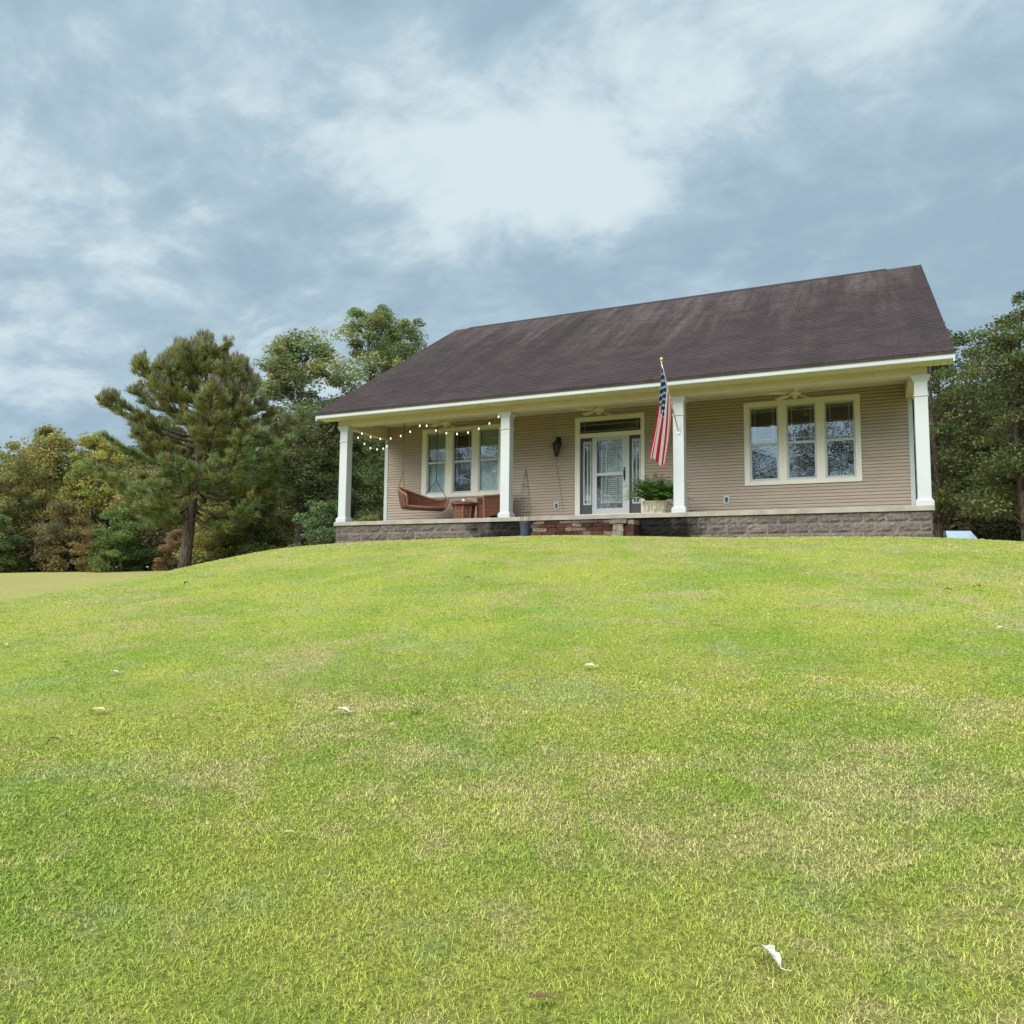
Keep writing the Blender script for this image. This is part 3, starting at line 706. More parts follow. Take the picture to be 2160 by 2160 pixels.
hd.build('handle', M['black'], sto)

# ------------------------------------------------------------------ front steps: dry-laid bricks and stones
gz = -0.50
steps = thing('front_steps', 'low stack of old red bricks and tan stones forming the front steps', 'steps', (7.0, -0.3, gz))
red, tan = MB(), MB()
def lump(mb, x0, y0, z0, x1, y1, z1, colr):
    mb.cur = colr; j = lambda: random.uniform(-0.010, 0.010)
    xs, ys, zs = (x0, (x0 + x1) / 2, x1), (y0, y1), (z0, z1)
    V = [(x + j(), y + j(), z + j() * 0.7) for z in zs for y in ys for x in xs]
    mb.add(V, [(0, 1, 7, 6), (1, 2, 8, 7), (2, 5, 11, 8), (5, 4, 10, 11), (4, 3, 9, 10), (3, 0, 6, 9), (6, 7, 10, 9), (7, 8, 11, 10), (3, 4, 1, 0), (4, 5, 2, 1)])
tanc = lambda: tuple(np.array((0.18, 0.132, 0.10)) * random.uniform(0.4, 0.95)); redc = lambda: tuple(np.array((0.072, 0.028, 0.022)) * random.uniform(0.5, 1.2))
for r, (za, zb, yy) in enumerate(((-0.66, -0.52, -0.46), (-0.50, -0.40, -0.45), (-0.39, -0.31, -0.44), (-0.30, -0.225, -0.43), (-0.215, -0.155, -0.42))):
    x = 5.82 + (0.0 if r % 2 else 0.05)
    while x < 7.78:
        wd_ = random.uniform(0.16, 0.42)
        tanp = {0: 0.15, 1: 0.25, 2: 0.12, 3: 0.15, 4: 0.8}[r]
        if x < 6.0: tanp = 0.9
        is_t = random.random() < tanp
        lump(tan if is_t else red, x, yy, za, min(x + wd_, 7.80), -0.02, zb, tanc() if is_t else redc()); x += wd_ + 0.012
for za, zb in ((-0.60, -0.42), (-0.41, -0.26)): lump(tan, 7.82, -0.56, za, 8.05, -0.02, zb, (0.21, 0.175, 0.13))
lump(tan, 7.76, -0.58, -0.25, 8.12, -0.02, -0.165, (0.16, 0.125, 0.09)); lump(tan, 8.13, -0.50, -0.265, 8.28, -0.02, -0.175, (0.17, 0.135, 0.10))
for za, zb in ((-0.62, -0.44), (-0.43, -0.28)): lump(red, 8.07, -0.50, za, 8.27, -0.02, zb, redc())
red.cur = (0.05, 0.03, 0.025); red.box(5.86, -0.36, -0.70, 8.2, -0.03, -0.20)
red.build('brick', M['masonry'], steps, tint=True); tan.build('stone', M['masonry'], steps, tint=True)

# ------------------------------------------------------------------ ceiling fans
FANS = [(2.676, 1.1, 0.35, 'cream ceiling fan over the porch swing, half hidden by string lights'),
        (6.969, 1.1, 0.1, 'cream ceiling fan hanging in front of the entrance transom'),
        (11.504, 1.1, -0.15, 'cream ceiling fan in front of the right triple window')]
def make_fan(x, y, rot, label):
    t = thing('ceiling_fan', label, 'ceiling fan', (x, y, 2.902), 'ceiling fans along the porch')
    m1 = MB(); m1.lathe((x, y, 2.67), [(0.05, 0.232), (0.075, 0.225), (0.06, 0.19), (0.018, 0.17), (0.018, 0.10), (0.10, 0.085), (0.135, 0.05), (0.135, 0.0), (0.10, -0.03), (0.055, -0.045), (0.06, -0.08), (0.03, -0.10)], 20)
    m1.build('motor', M['fan'], t, smooth=False)
    for k in range(5):
        a = rot + k * 2 * PI / 5; b = MB(); c, s_ = math.cos(a), math.sin(a)
        pts = [(0.12, 0.012), (0.20, 0.02), (0.22, 0.05), (0.34, 0.066), (0.56, 0.066), (0.60, 0.045)]
        top = []; 
        for r_, hw in pts:
            for sg in (-1, 1):
                top.append((x + c * r_ - s_ * hw * sg, y + s_ * r_ + c * hw * sg, 2.675 + 0.014 * sg * (hw / 0.066) - 0.02 * max(0, r_ - 0.2)))
        n = len(top); V = top + [(p[0], p[1], p[2] - 0.008) for p in top]
        F = []
        for i in range(len(pts) - 1):
            q = (2 * i, 2 * i + 2, 2 * i + 3, 2 * i + 1); F += [q, tuple(n + v for v in reversed(q)), (2 * i, n + 2 * i, n + 2 * i + 2, 2 * i + 2), (2 * i + 1, 2 * i + 3, n + 2 * i + 3, n + 2 * i + 1)]
        F += [(n - 2, 2 * n - 2, 2 * n - 1, n - 1)]
        b.add(V, F); b.build('blade', M['fan'], t)
for fx in FANS: make_fan(*fx)

# ------------------------------------------------------------------ wall lantern, outlets, cord
lx, lz = 5.57, 1.99
lan = thing('wall_lantern', 'black carriage lantern on the siding left of the entrance', 'wall lantern', (lx, YW, lz))
b = MB(); b.bbox(lx - 0.055, YW - 0.045, lz + 0.0, lx + 0.055, YW - 0.013, lz + 0.27, 0.01); b.tube([(lx, YW - 0.045, lz + 0.2), (lx, YW - 0.12, lz + 0.27), (lx, YW - 0.19, lz + 0.24), (lx, YW - 0.19, lz + 0.14)], 0.013)
b.build('bracket', M['black'], lan)
b = MB(); c0 = (lx, YW - 0.19, lz - 0.26)
b.lathe(c0, [(0.012, 0.43), (0.05, 0.40), (0.135, 0.33), (0.14, 0.32), (0.10, 0.315)], 6); b.lathe(c0, [(0.03, -0.01), (0.015, 0.0), (0.06, 0.03), (0.065, 0.05)], 6)
for k in range(6):
    a = k * PI / 3; b.tube([(c0[0] + 0.062 * math.cos(a), c0[1] + 0.062 * math.sin(a), c0[2] + 0.05), (c0[0] + 0.105 * math.cos(a), c0[1] + 0.105 * math.sin(a), c0[2] + 0.32)], 0.008, 6)
b.build('cage', M['black'], lan)
b = MB(); b.lathe(c0, [(0.052, 0.05), (0.092, 0.31)], 6); b.build('lantern_glass', simple('smoked_glass', (0.05, 0.035, 0.028), 0.12, 0.2), lan)
for ox, oz, lb in ((5.507, 0.455, 'white outlet box on the siding below the wall lantern'), (9.844, 0.462, 'white outlet box low on the siding right of the flag column')):
    t = thing('outlet_box', lb, 'outlet', (ox, YW, oz), 'outlet boxes low on the porch wall')
    b = MB(); b.bbox(ox - 0.07, YW - 0.035, oz - 0.095, ox + 0.07, YW - 0.0135, oz + 0.095, 0.008); b.build('plate', M['white'], t)
    b = MB(); b.bbox(ox - 0.033, YW - 0.05, oz - 0.058, ox + 0.033, YW - 0.0352, oz + 0.055, 0.006); b.build('cover', M['wire'], t)
b = MB(); b.tube([(x, YW - 0.022, z) for x, z in ((5.382, 2.89), (5.40, 2.60), (5.438, 2.354), (5.455, 1.95), (5.475, 1.594), (5.51, 1.4), (5.559, 1.201), (5.61, 0.85), (5.659, 0.524), (5.70, 0.40), (5.725, 0.36))], 0.009, 6)
tag(b.build('hanging_cord', M['cord']), 'thin tan cord running down the siding behind the wall lantern', 'cord')

# ------------------------------------------------------------------ flag on an angled pole
bx = Vector((9.15, 0.018, 1.80)); tip = Vector((9.035, -1.02, 3.06)); fl = thing('flag', 'stars and stripes flag drooping from an angled pole on the third column', 'flag', bx)
ax_ = (tip - bx).normalized()
b = MB(); b.tube([bx + ax_ * 0.02, bx + ax_ * 0.7, tip], [0.014, 0.0135, 0.012], 10); po = b.build('pole', M['pole'], fl, smooth=True)
b = MB(); e0 = tip
b.lathe(e0, [(0.012, 0.0), (0.024, 0.01), (0.024, 0.035), (0.012, 0.05), (0.03, 0.06), (0.042, 0.085), (0.035, 0.115), (0.015, 0.13)], 12); b.build('finial', M['brass'], po, smooth=True)
b = MB(); b.bbox(9.115, -0.005, 1.74, 9.185, 0.0175, 1.86, 0.006); b.tube([(9.15, 0.0, 1.79), bx + ax_ * 0.09], 0.02, 10); b.build('bracket', M['pole'], fl)
nu, nv = 60, 52
V = []; UV = []
for j in range(nv + 1):
    s_ = j / nv
    root = tip.lerp(bx, 0.03 + 0.56 * s_)
    for i in range(nu + 1):
        t = i / nu
        q = root
        fold = (0.010 + 0.020 * min(1, t * 1.6)) * math.sin(s_ * 9 + 1.2 * t + 0.5)
        drift = -t * (0.35 - 0.25 * s_) + 0.02 * math.sin(3 * t)
        drop = (1.88 - 0.50 * s_) * t - 0.05 * t * math.cos(s_ * 15 + 0.5)
        V.append((q.x + drift + fold, q.y + t * (0.30 - 0.62 * (1 - s_)) * -0.35 + 3.0 * fold * (0.4 + 0.6 * t) + 0.02 * math.sin(5 * t), q.z - 0.014 - drop)); UV.append((t, s_))
F = [(j * (nu + 1) + i, j * (nu + 1) + i + 1, (j + 1) * (nu + 1) + i + 1, (j + 1) * (nu + 1) + i) for j in range(nv) for i in range(nu)]
b = MB(); b.add(V, F); clo = b.build('cloth', M['flag'], fl, smooth=True)
uvl = clo.data.uv_layers.new(name='UVMap'); li = np.zeros(len(clo.data.loops), np.int32); clo.data.loops.foreach_get('vertex_index', li)
uvl.data.foreach_set('uv', np.array(UV, np.float32)[li].ravel())

# ------------------------------------------------------------------ porch furniture
# hanging swing: woven shell with a high back falling to a low far arm
sw = thing('porch_swing', 'brown wicker swing seat hanging from ropes at the left end of the porch', 'porch swing', (2.1, 1.0, 0.33))
Ldir = Vector((0.62, 0.785, 0.0)); Fdir = Vector((0.785, -0.62, 0.0)); SC0 = Vector((2.06, 1.05, 0.0))
def SP(a, b_, z): p = SC0 + Ldir * a + Fdir * b_; return Vector((p.x, p.y, z))
hl = 0.62
shell_in = []; outline = []
ns = 40
def rim(s_):       # s_ from 0 (front of the near arm) round the back to 1 (front of the far arm)
    if s_ < 0.22: k = s_ / 0.22; return (-hl, 0.30 - 0.56 * k, 0.74 + 0.20 * k ** 1.5)
    if s_ > 0.80: k = (s_ - 0.80) / 0.20; return (hl, -0.26 + 0.50 * k, 0.66 + 0.03 * math.sin(k * PI) + 0.0 * k)
    k = (s_ - 0.22) / 0.58; return (-hl + 2 * hl * k, -0.26 - 0.10 * math.sin(k * PI), 0.94 - 0.32 * k ** 1.15 + 0.04 * k ** 6)
V = []; nz = 8
for i in range(ns + 1):
    a, b_, z = rim(i / ns)
    for j in range(nz + 1):
        k = j / nz; zz = 0.40 + (z - 0.40) * k; fl_ = 0.82 + 0.18 * k ** 0.7
        V.append(SP(a * fl_, b_ * (0.85 + 0.15 * k) - 0.02 * (1 - k), zz))
F = [(i * (nz + 1) + j, (i + 1) * (nz + 1) + j, (i + 1) * (nz + 1) + j + 1, i * (nz + 1) + j + 1) for i in range(ns) for j in range(nz)]
b = MB(); b.add(V, F); o_ = b.build('back', M['wicker'], sw, smooth=True); md = o_.modifiers.new('thick', 'SOLIDIFY'); md.thickness = 0.035
V = []; na, nb = 16, 8                     # bowed seat
for i in range(na + 1):
    for j in range(nb + 1):
        a = -1 + 2 * i / na; q = j / nb; front = 0.26 + 0.16 * (1 - a * a)
        V.append(SP(a * hl * 0.86, -0.24 + (front + 0.24) * q, 0.44 - 0.04 * math.sin(q * PI) - 0.03 * (1 - a * a) * q))
n_s = len(V); V += [p - Vector((0, 0, 0.055 + 0.0)) for p in V]
F = []
for i in range(na):
    for j in range(nb):
        q = (i * (nb + 1) + j, (i + 1) * (nb + 1) + j, (i + 1) * (nb + 1) + j + 1, i * (nb + 1) + j + 1); F += [q, tuple(n_s + v for v in reversed(q))]
for i in range(na): q = (i * (nb + 1) + nb, (i + 1) * (nb + 1) + nb); F.append((q[0], q[1], n_s + q[1], n_s + q[0]))
b = MB(); b.add(V, F); b.build('seat', M['wicker'], sw)
b = MB(); b.tube([SP(-hl * 0.86 * 0.99 + 2 * hl * 0.86 * i / 20 * 0.99, 0.27 + 0.16 * (1 - (2 * i / 20 - 1) ** 2), 0.425 - 0.03 * (1 - (2 * i / 20 - 1) ** 2)) for i in range(21)], 0.028, 8)
b.tube([SP(*rim(i / 40)) for i in range(41)], 0.03, 8)
b.tube([SP(-hl, 0.30, 0.74), SP(-hl * 0.97, 0.36, 0.68), SP(-hl * 0.92, 0.34, 0.56), SP(-hl * 0.86, 0.27, 0.43)], 0.028, 8)
b.tube([SP(hl, 0.24, 0.66), SP(hl * 0.97, 0.29, 0.62), SP(hl * 0.92, 0.28, 0.52), SP(hl * 0.86, 0.25, 0.43)], 0.028, 8)
b.build('braided_rim', M['wickerrim'], sw)
def chain(top, mid, p1, p2, mt_):
    b = MB(); b.tube([top, mid], 0.011, 6); b.tube([mid, p1], 0.009, 6); b.tube([mid, p2], 0.009, 6); b.lathe(mid - Vector((0, 0, 0.02)), [(0.012, 0), (0.02, 0.01), (0.02, 0.03), (0.012, 0.04)], 8); b.build('rope', mt_, sw)
pA, pB, pC, pD = SP(-hl, -0.27, 0.94), SP(-hl, 0.24, 0.78), SP(hl * 0.30, -0.35, 0.80), SP(hl, 0.16, 0.67)
chain((pA + pB) / 2 * 1.0 + Vector((0.02, 0.05, 2.905 - (pA.z + pB.z) / 2)), (pA + pB) / 2 + Vector((0.02, 0.05, 0.50)), pA, pB, M['rope'])
mdl = (pC + pD) / 2
chain(mdl + Vector((0.0, 0.0, 2.905 - mdl.z)), mdl + Vector((0.0, 0.0, 0.46)), pC, pD, M['rope2'])

# wicker side table and the candle on it
t = thing('side_table', 'round brown wicker drum table between the swing and the chair', 'side table', (3.22, 1.2, 0.0))
b = MB(); b.lathe((3.22, 1.2, 0.0), [(0.235, 0.03), (0.25, 0.06), (0.272, 0.25), (0.29, 0.43)], 8, PI / 8); b.build('table_body', M['wicker'], t)
b = MB()
for k in range(8):
    a = PI / 8 + k * PI / 4; b.tube([(3.22 + 0.24 * math.cos(a), 1.2 + 0.24 * math.sin(a), 0.0), (3.22 + 0.29 * math.cos(a), 1.2 + 0.29 * math.sin(a), 0.44)], 0.016, 6)
b.build('table_frame', M['wickerrim'], t)
b = MB(); b.lathe((3.22, 1.2, 0.0), [(0.30, 0.44), (0.35, 0.465), (0.36, 0.50), (0.35, 0.53), (0.33, 0.535)], 24); b.build('table_top', M['wicker'], t)
t = thing('candle', 'small pale jar candle on the wicker side table', 'candle', (3.24, 1.16, 0.536))
b = MB(); b.lathe((3.24, 1.16, 0.5365), [(0.048, 0.0), (0.055, 0.01), (0.055, 0.085), (0.045, 0.095)], 14); b.build('jar', M['candle'], t, smooth=True)
b = MB(); b.lathe((3.24, 1.16, 0.632), [(0.05, 0.0), (0.05, 0.014), (0.02, 0.02)], 14); b.build('lid', M['wire'], t)

# wicker armchair turned towards the swing
t = thing('wicker_armchair', 'brown wicker armchair standing partly behind the second column', 'armchair', (4.1, 1.25, 0.0))
cx_, cy_ = 3.98, 1.28
def CPt(fw, sd_, z):           # forward is -x, turned a little to the front
    a = math.radians(222); f_ = Vector((math.cos(a), math.sin(a), 0)); s2_ = Vector((-f_.y, f_.x, 0)); p = Vector((cx_, cy_, 0)) + f_ * fw + s2_ * sd_; return Vector((p.x, p.y, z))
def panel(mb, pts, th=0.03):
    c = sum(pts, Vector()) / len(pts); n = (pts[1] - pts[0]).cross(pts[2] - pts[0]).normalized() * th / 2; k = len(pts)
    mb.add([p + n for p in pts] + [p - n for p in pts], [tuple(range(k)), tuple(range(2 * k - 1, k - 1, -1))] + [(i, k + i, k + (i + 1) % k, (i + 1) % k) for i in range(k)])
b = MB()
for sg in (-1, 1):             # skirted arm sides with an arched foot
    s3_ = 0.31 * sg
    panel(b, [CPt(-0.26, s3_, 0.02), CPt(-0.20, s3_, 0.10), CPt(0.0, s3_, 0.17), CPt(0.20, s3_, 0.10), CPt(0.26, s3_, 0.02), CPt(0.29, s3_, 0.62), CPt(0.10, s3_, 0.64), CPt(-0.30, s3_, 0.68)])
b.build('arm', M['wicker'], t)
b = MB(); panel(b, [CPt(-0.27, -0.31, 0.05), CPt(-0.27, 0.31, 0.05), CPt(-0.38, 0.33, 0.70), CPt(-0.42, 0.22, 0.92), CPt(-0.43, 0.0, 0.98), CPt(-0.42, -0.22, 0.92), CPt(-0.38, -0.33, 0.70)], 0.05); b.build('backrest', M['wicker'], t)
b = MB(); panel(b, [CPt(-0.28, -0.30, 0.38), CPt(-0.28, 0.30, 0.38), CPt(0.29, 0.30, 0.40), CPt(0.29, -0.30, 0.40)], 0.09); panel(b, [CPt(0.28, -0.30, 0.12), CPt(0.28, 0.30, 0.12), CPt(0.28, 0.30, 0.36), CPt(0.28, -0.30, 0.36)], 0.03); b.build('seat', M['wicker'], t)
b = MB()
for sg in (-1, 1):
    b.tube([CPt(0.27, 0.32 * sg, 0.0), CPt(0.30, 0.32 * sg, 0.63)], 0.022, 8); b.tube([CPt(-0.27, 0.32 * sg, 0.0), CPt(-0.31, 0.32 * sg, 0.69)], 0.022, 8); b.tube([CPt(0.31, 0.32 * sg, 0.64), CPt(0.10, 0.33 * sg, 0.66), CPt(-0.31, 0.32 * sg, 0.70)], 0.03, 8)
b.build('braided_rim', M['wickerrim'], t)

# potted fern in a carved planter
px_, py_ = 8.45, 0.80
t = thing('potted_fern', 'bushy green fern in a carved cream planter beside the storm door', 'potted plant', (px_, py_, 0.0))
b = MB(); lv = [(0.24, 0.17, 0.0), (0.26, 0.19, 0.03), (0.25, 0.18, 0.06), (0.28, 0.21, 0.28), (0.30, 0.23, 0.30), (0.30, 0.23, 0.345), (0.26, 0.19, 0.345), (0.25, 0.18, 0.31)]
V = []; sg_ = 20
for hx, hy, z in lv:
    for k in range(sg_):
        a = 2 * PI * k / sg_; ca, sa = math.cos(a), math.sin(a); p = 0.42
        V.append((px_ + hx * math.copysign(abs(ca) ** p, ca), py_ + hy * math.copysign(abs(sa) ** p, sa), z + 0.0005))
b.add(V, [(i * sg_ + k, i * sg_ + (k + 1) % sg_, (i + 1) * sg_ + (k + 1) % sg_, (i + 1) * sg_ + k) for i in range(len(lv) - 1) for k in range(sg_)] + [tuple(reversed(range(sg_))), tuple(range((len(lv) - 1) * sg_, len(lv) * sg_))])
for k in range(9):             # raised leaf relief on the front
    a = -0.24 + k * 0.06; b.tube([(px_ + a, py_ - 0.205, 0.09), (px_ + a + 0.03 * math.sin(k * 2), py_ - 0.225, 0.17), (px_ + a - 0.02, py_ - 0.225, 0.27)], [0.006, 0.016, 0.006], 6)
b.build('planter', M['planter'], t)
def fern():
    V, F, T = [], [], []
    for k in range(260):
        a = rng.random() * 2 * PI; le = rng.uniform(0.55, 0.92); up0 = rng.uniform(0.6, 1.55); base = np.array((px_ + 0.12 * math.cos(a), py_ + 0.10 * math.sin(a), 0.33))
        pos = base.copy(); el = up0; tone = rng.uniform(0.65, 1.35); brown = rng.random() < 0.05
        steps_ = 16
        for i in range(steps_):
            d = np.array((math.cos(a) * math.cos(el), math.sin(a) * math.cos(el), math.sin(el))); sd_ = np.array((-math.sin(a), math.cos(a), 0)); q = (i + 0.5) / steps_
            ll = 0.088 * math.sin(PI * min(1, q * 0.9 + 0.12)) ** 0.7
            for sg in (-1, 1):
                tipv = pos + sd_ * sg * ll + d * 0.02 + np.array((0, 0, -0.012)); n = len(V)
                V += [pos - d * 0.010, pos + d * 0.014, tipv + d * 0.008, tipv - d * 0.004]; F.append((n, n + 1, n + 2, n + 3))
                c = np.array((0.075, 0.165, 0.028)) * tone * rng.uniform(0.8, 1.25)
                if brown: c = np.array((0.22, 0.15, 0.05)) * tone
                T += [c] * 4
            pos = pos + d * le / steps_; el -= rng.uniform(0.03, 0.13)
    V = np.array(V) - np.array(ORIG[t.name]); me = np_mesh('fronds', V, np.array(F), M['frond'], np.array(T)); obj('fronds', me, t)
fern()

# wire obelisk standing in a dark blue pot in front of the porch
ox, oy = 5.68, -0.42; oz = Hs(ox, oy)
t = thing('garden_obelisk', 'thin rusty wire plant obelisk in a dark blue pot left of the front steps', 'plant support', (ox, oy, oz))
b = MB(); b.lathe((ox, oy, oz - 0.02), [(0.085, 0.0), (0.10, 0.02), (0.125, 0.30), (0.135, 0.31), (0.135, 0.35), (0.115, 0.35), (0.11, 0.32)], 18); b.build('pot', M['bluepot'], t, smooth=False)
b = MB()
for k in range(6):
    a = k * PI / 3 + 0.2; b.tube([(ox + r_ * math.cos(a), oy + r_ * math.sin(a), oz + z) for r_, z in ((0.10, 0.30), (0.125, 0.55), (0.11, 0.9), (0.07, 1.25), (0.02, 1.5), (0.004, 1.62))], 0.0055, 5)
for r_, z in ((0.125, 0.55), (0.112, 0.88), (0.083, 1.15)):
    b.tube([(ox + r_ * math.cos(a), oy + r_ * math.sin(a), oz + z) for a in np.linspace(0, 2 * PI, 19)], 0.005, 5, False)
b.lathe((ox, oy, oz + 1.60), [(0.004, 0), (0.018, 0.015), (0.018, 0.03), (0.003, 0.05)], 10)
b.build('wire_frame', M['wire'], t)

# string lights
A = [(0.262, 2.562), (0.554, 2.406), (0.838, 2.293), (1.149, 2.222), (1.473, 2.210), (1.783, 2.254), (2.07, 2.348), (2.357, 2.485), (2.567, 2.470), (2.848, 2.324), (3.152, 2.232), (3.462, 2.191), (3.777, 2.203), (4.077, 2.279), (4.374, 2.390), (4.622, 2.541)]
B_ = [(0.581, 2.364), (0.881, 2.241), (1.173, 2.171), (1.5, 2.188), (1.807, 2.259), (1.99, 2.36)]
def lights(label, pts, ends):
    t = thing('string_lights', label, 'string lights', ends[0], 'bulb strings under the porch beam')
    b = MB(); b.tube([ends[0]] + [(p[0], p[1], p[2] + 0.045) for p in pts] + [ends[1]], 0.005, 5); b.build('cable', M['black'], t)
    for p in pts:
        q = MB(); q.lathe((p[0], p[1], p[2] - 0.03), [(0.006, 0.0), (0.014, 0.008), (0.0185, 0.026), (0.016, 0.044), (0.011, 0.056)], 10); bu = q.build('bulb', M['bulb'], t, smooth=True)
        q = MB(); q.lathe((p[0], p[1], p[2] + 0.026), [(0.013, 0.0), (0.013, 0.024)], 8); q.build('socket', M['black'], bu)
lights('lit bulb string swagged in two loops along the front beam between the first two columns', [(x, 0.30, z) for x, z in A], [(0.27, 0.27, 2.568), (4.84, 0.27, 2.568)])
lights('lit bulb string sagging across the open left end of the porch', [(0.235, y, z) for y, z in B_], [(0.235, 0.27, 2.565), (0.235, 2.03, 2.50)])

# ------------------------------------------------------------------ white car beyond the rise
def car():
    X0, Y0 = 17.2, 31.0; Z0 = Hs(X0, Y0) + 0.004; a = math.radians(14)
    t = thing('parked_car', 'white car parked behind the lawn crest right of the house, roof and windscreen showing', 'car', (X0, Y0, Z0))
    ca, sa = math.cos(a), math.sin(a)
    def T(x, y, z): return (X0 + x * ca - y * sa, Y0 + x * sa + y * ca, Z0 + z)      # nose points to -y
    def prism(mb, prof, w0, w1=None):
        # side profile (y, z, half width)
        n = len(prof); V = [T(-h, y, z) for y, z, h in prof] + [T(h, y, z) for y, z, h in prof]
        mb.add(V, [tuple(range(n)), tuple(range(2 * n - 1, n - 1, -1))] + [(i, n + i, n + (i + 1) % n, (i + 1) % n) for i in range(n)])
    b = MB(); prism(b, [(-2.3, 0.45, 0.86), (-2.35, 0.75, 0.88), (-2.2, 0.98, 0.86), (-1.1, 1.12, 0.86), (1.9, 1.12, 0.88), (2.3, 1.0, 0.86), (2.35, 0.5, 0.86), (2.2, 0.32, 0.86), (-2.2, 0.32, 0.86)], 0)
    bo = b.build('body', M['carwhite'], t)
    b = MB(); prism(b, [(-1.0, 1.121, 0.80), (-0.28, 1.735, 0.62), (1.3, 1.735, 0.62), (1.95, 1.121, 0.80)], 0); b.build('cabin', simple('car_window_tint', (0.02, 0.022, 0.025), 0.1, 0.05, spec=0.8), t)
    b = MB(); prism(b, [(-0.33, 1.736, 0.64), (-0.25, 1.785, 0.58), (1.25, 1.785, 0.58), (1.33, 1.736, 0.64)], 0); b.build('roof', M['black'], t)
    # windscreen pane, pale diffuse colour mixed with gloss
    b = MB(); b.add([T(-0.76, -1.013, 1.125), T(0.76, -1.013, 1.135), T(0.60, -0.30, 1.725), T(-0.60, -0.30, 1.725)], [(0, 1, 2, 3)]); b.build('windscreen', glossy_pane('pale_glossy_windscreen'), t)
    for sg in (-1, 1):
        b = MB(); c = T(sg * 0.98, -0.75, 1.18); c2 = T(sg * 0.84, -0.72, 1.14)
        b.lathe((c[0], c[1], c[2] - 0.075), [(0.05, 0.0), (0.10, 0.03), (0.11, 0.09), (0.09, 0.14), (0.04, 0.16)], 12); b.tube([c2, c], 0.03, 6); b.build('mirror', M['carwhite'], t, smooth=True)
        b = MB(); q = [T(sg * 0.62 + 0.17 * dx, -2.30, 0.80 + 0.08 * dz) for dx, dz in ((-1, -1), (1, -1), (1, 1), (-1, 1))]; q += [T(sg * 0.62 + 0.17 * dx, -2.38, 0.80 + 0.07 * dz) for dx, dz in ((-1, -1), (1, -1), (1, 1), (-1, 1))]
        b.add(q, [(4, 5, 6, 7), (0, 1, 5, 4), (1, 2, 6, 5), (2, 3, 7, 6), (3, 0, 4, 7)]); b.build('headlight', M['chrome'], t)
        for yy in (-1.45, 1.45):
            b = MB(); p0, p1 = Vector(T(sg * 0.66, yy, 0.34)), Vector(T(sg * 0.90, yy, 0.34)); b.tube([p0, p1], 0.34, 24); wh = b.build('wheel', M['tyre'], t)
            b = MB(); d_ = (p1 - p0).normalized(); b.tube([p1 + d_ * 0.001, p1 + d_ * 0.02], 0.21, 20); b.build('rim', M['chrome'], wh)
car()

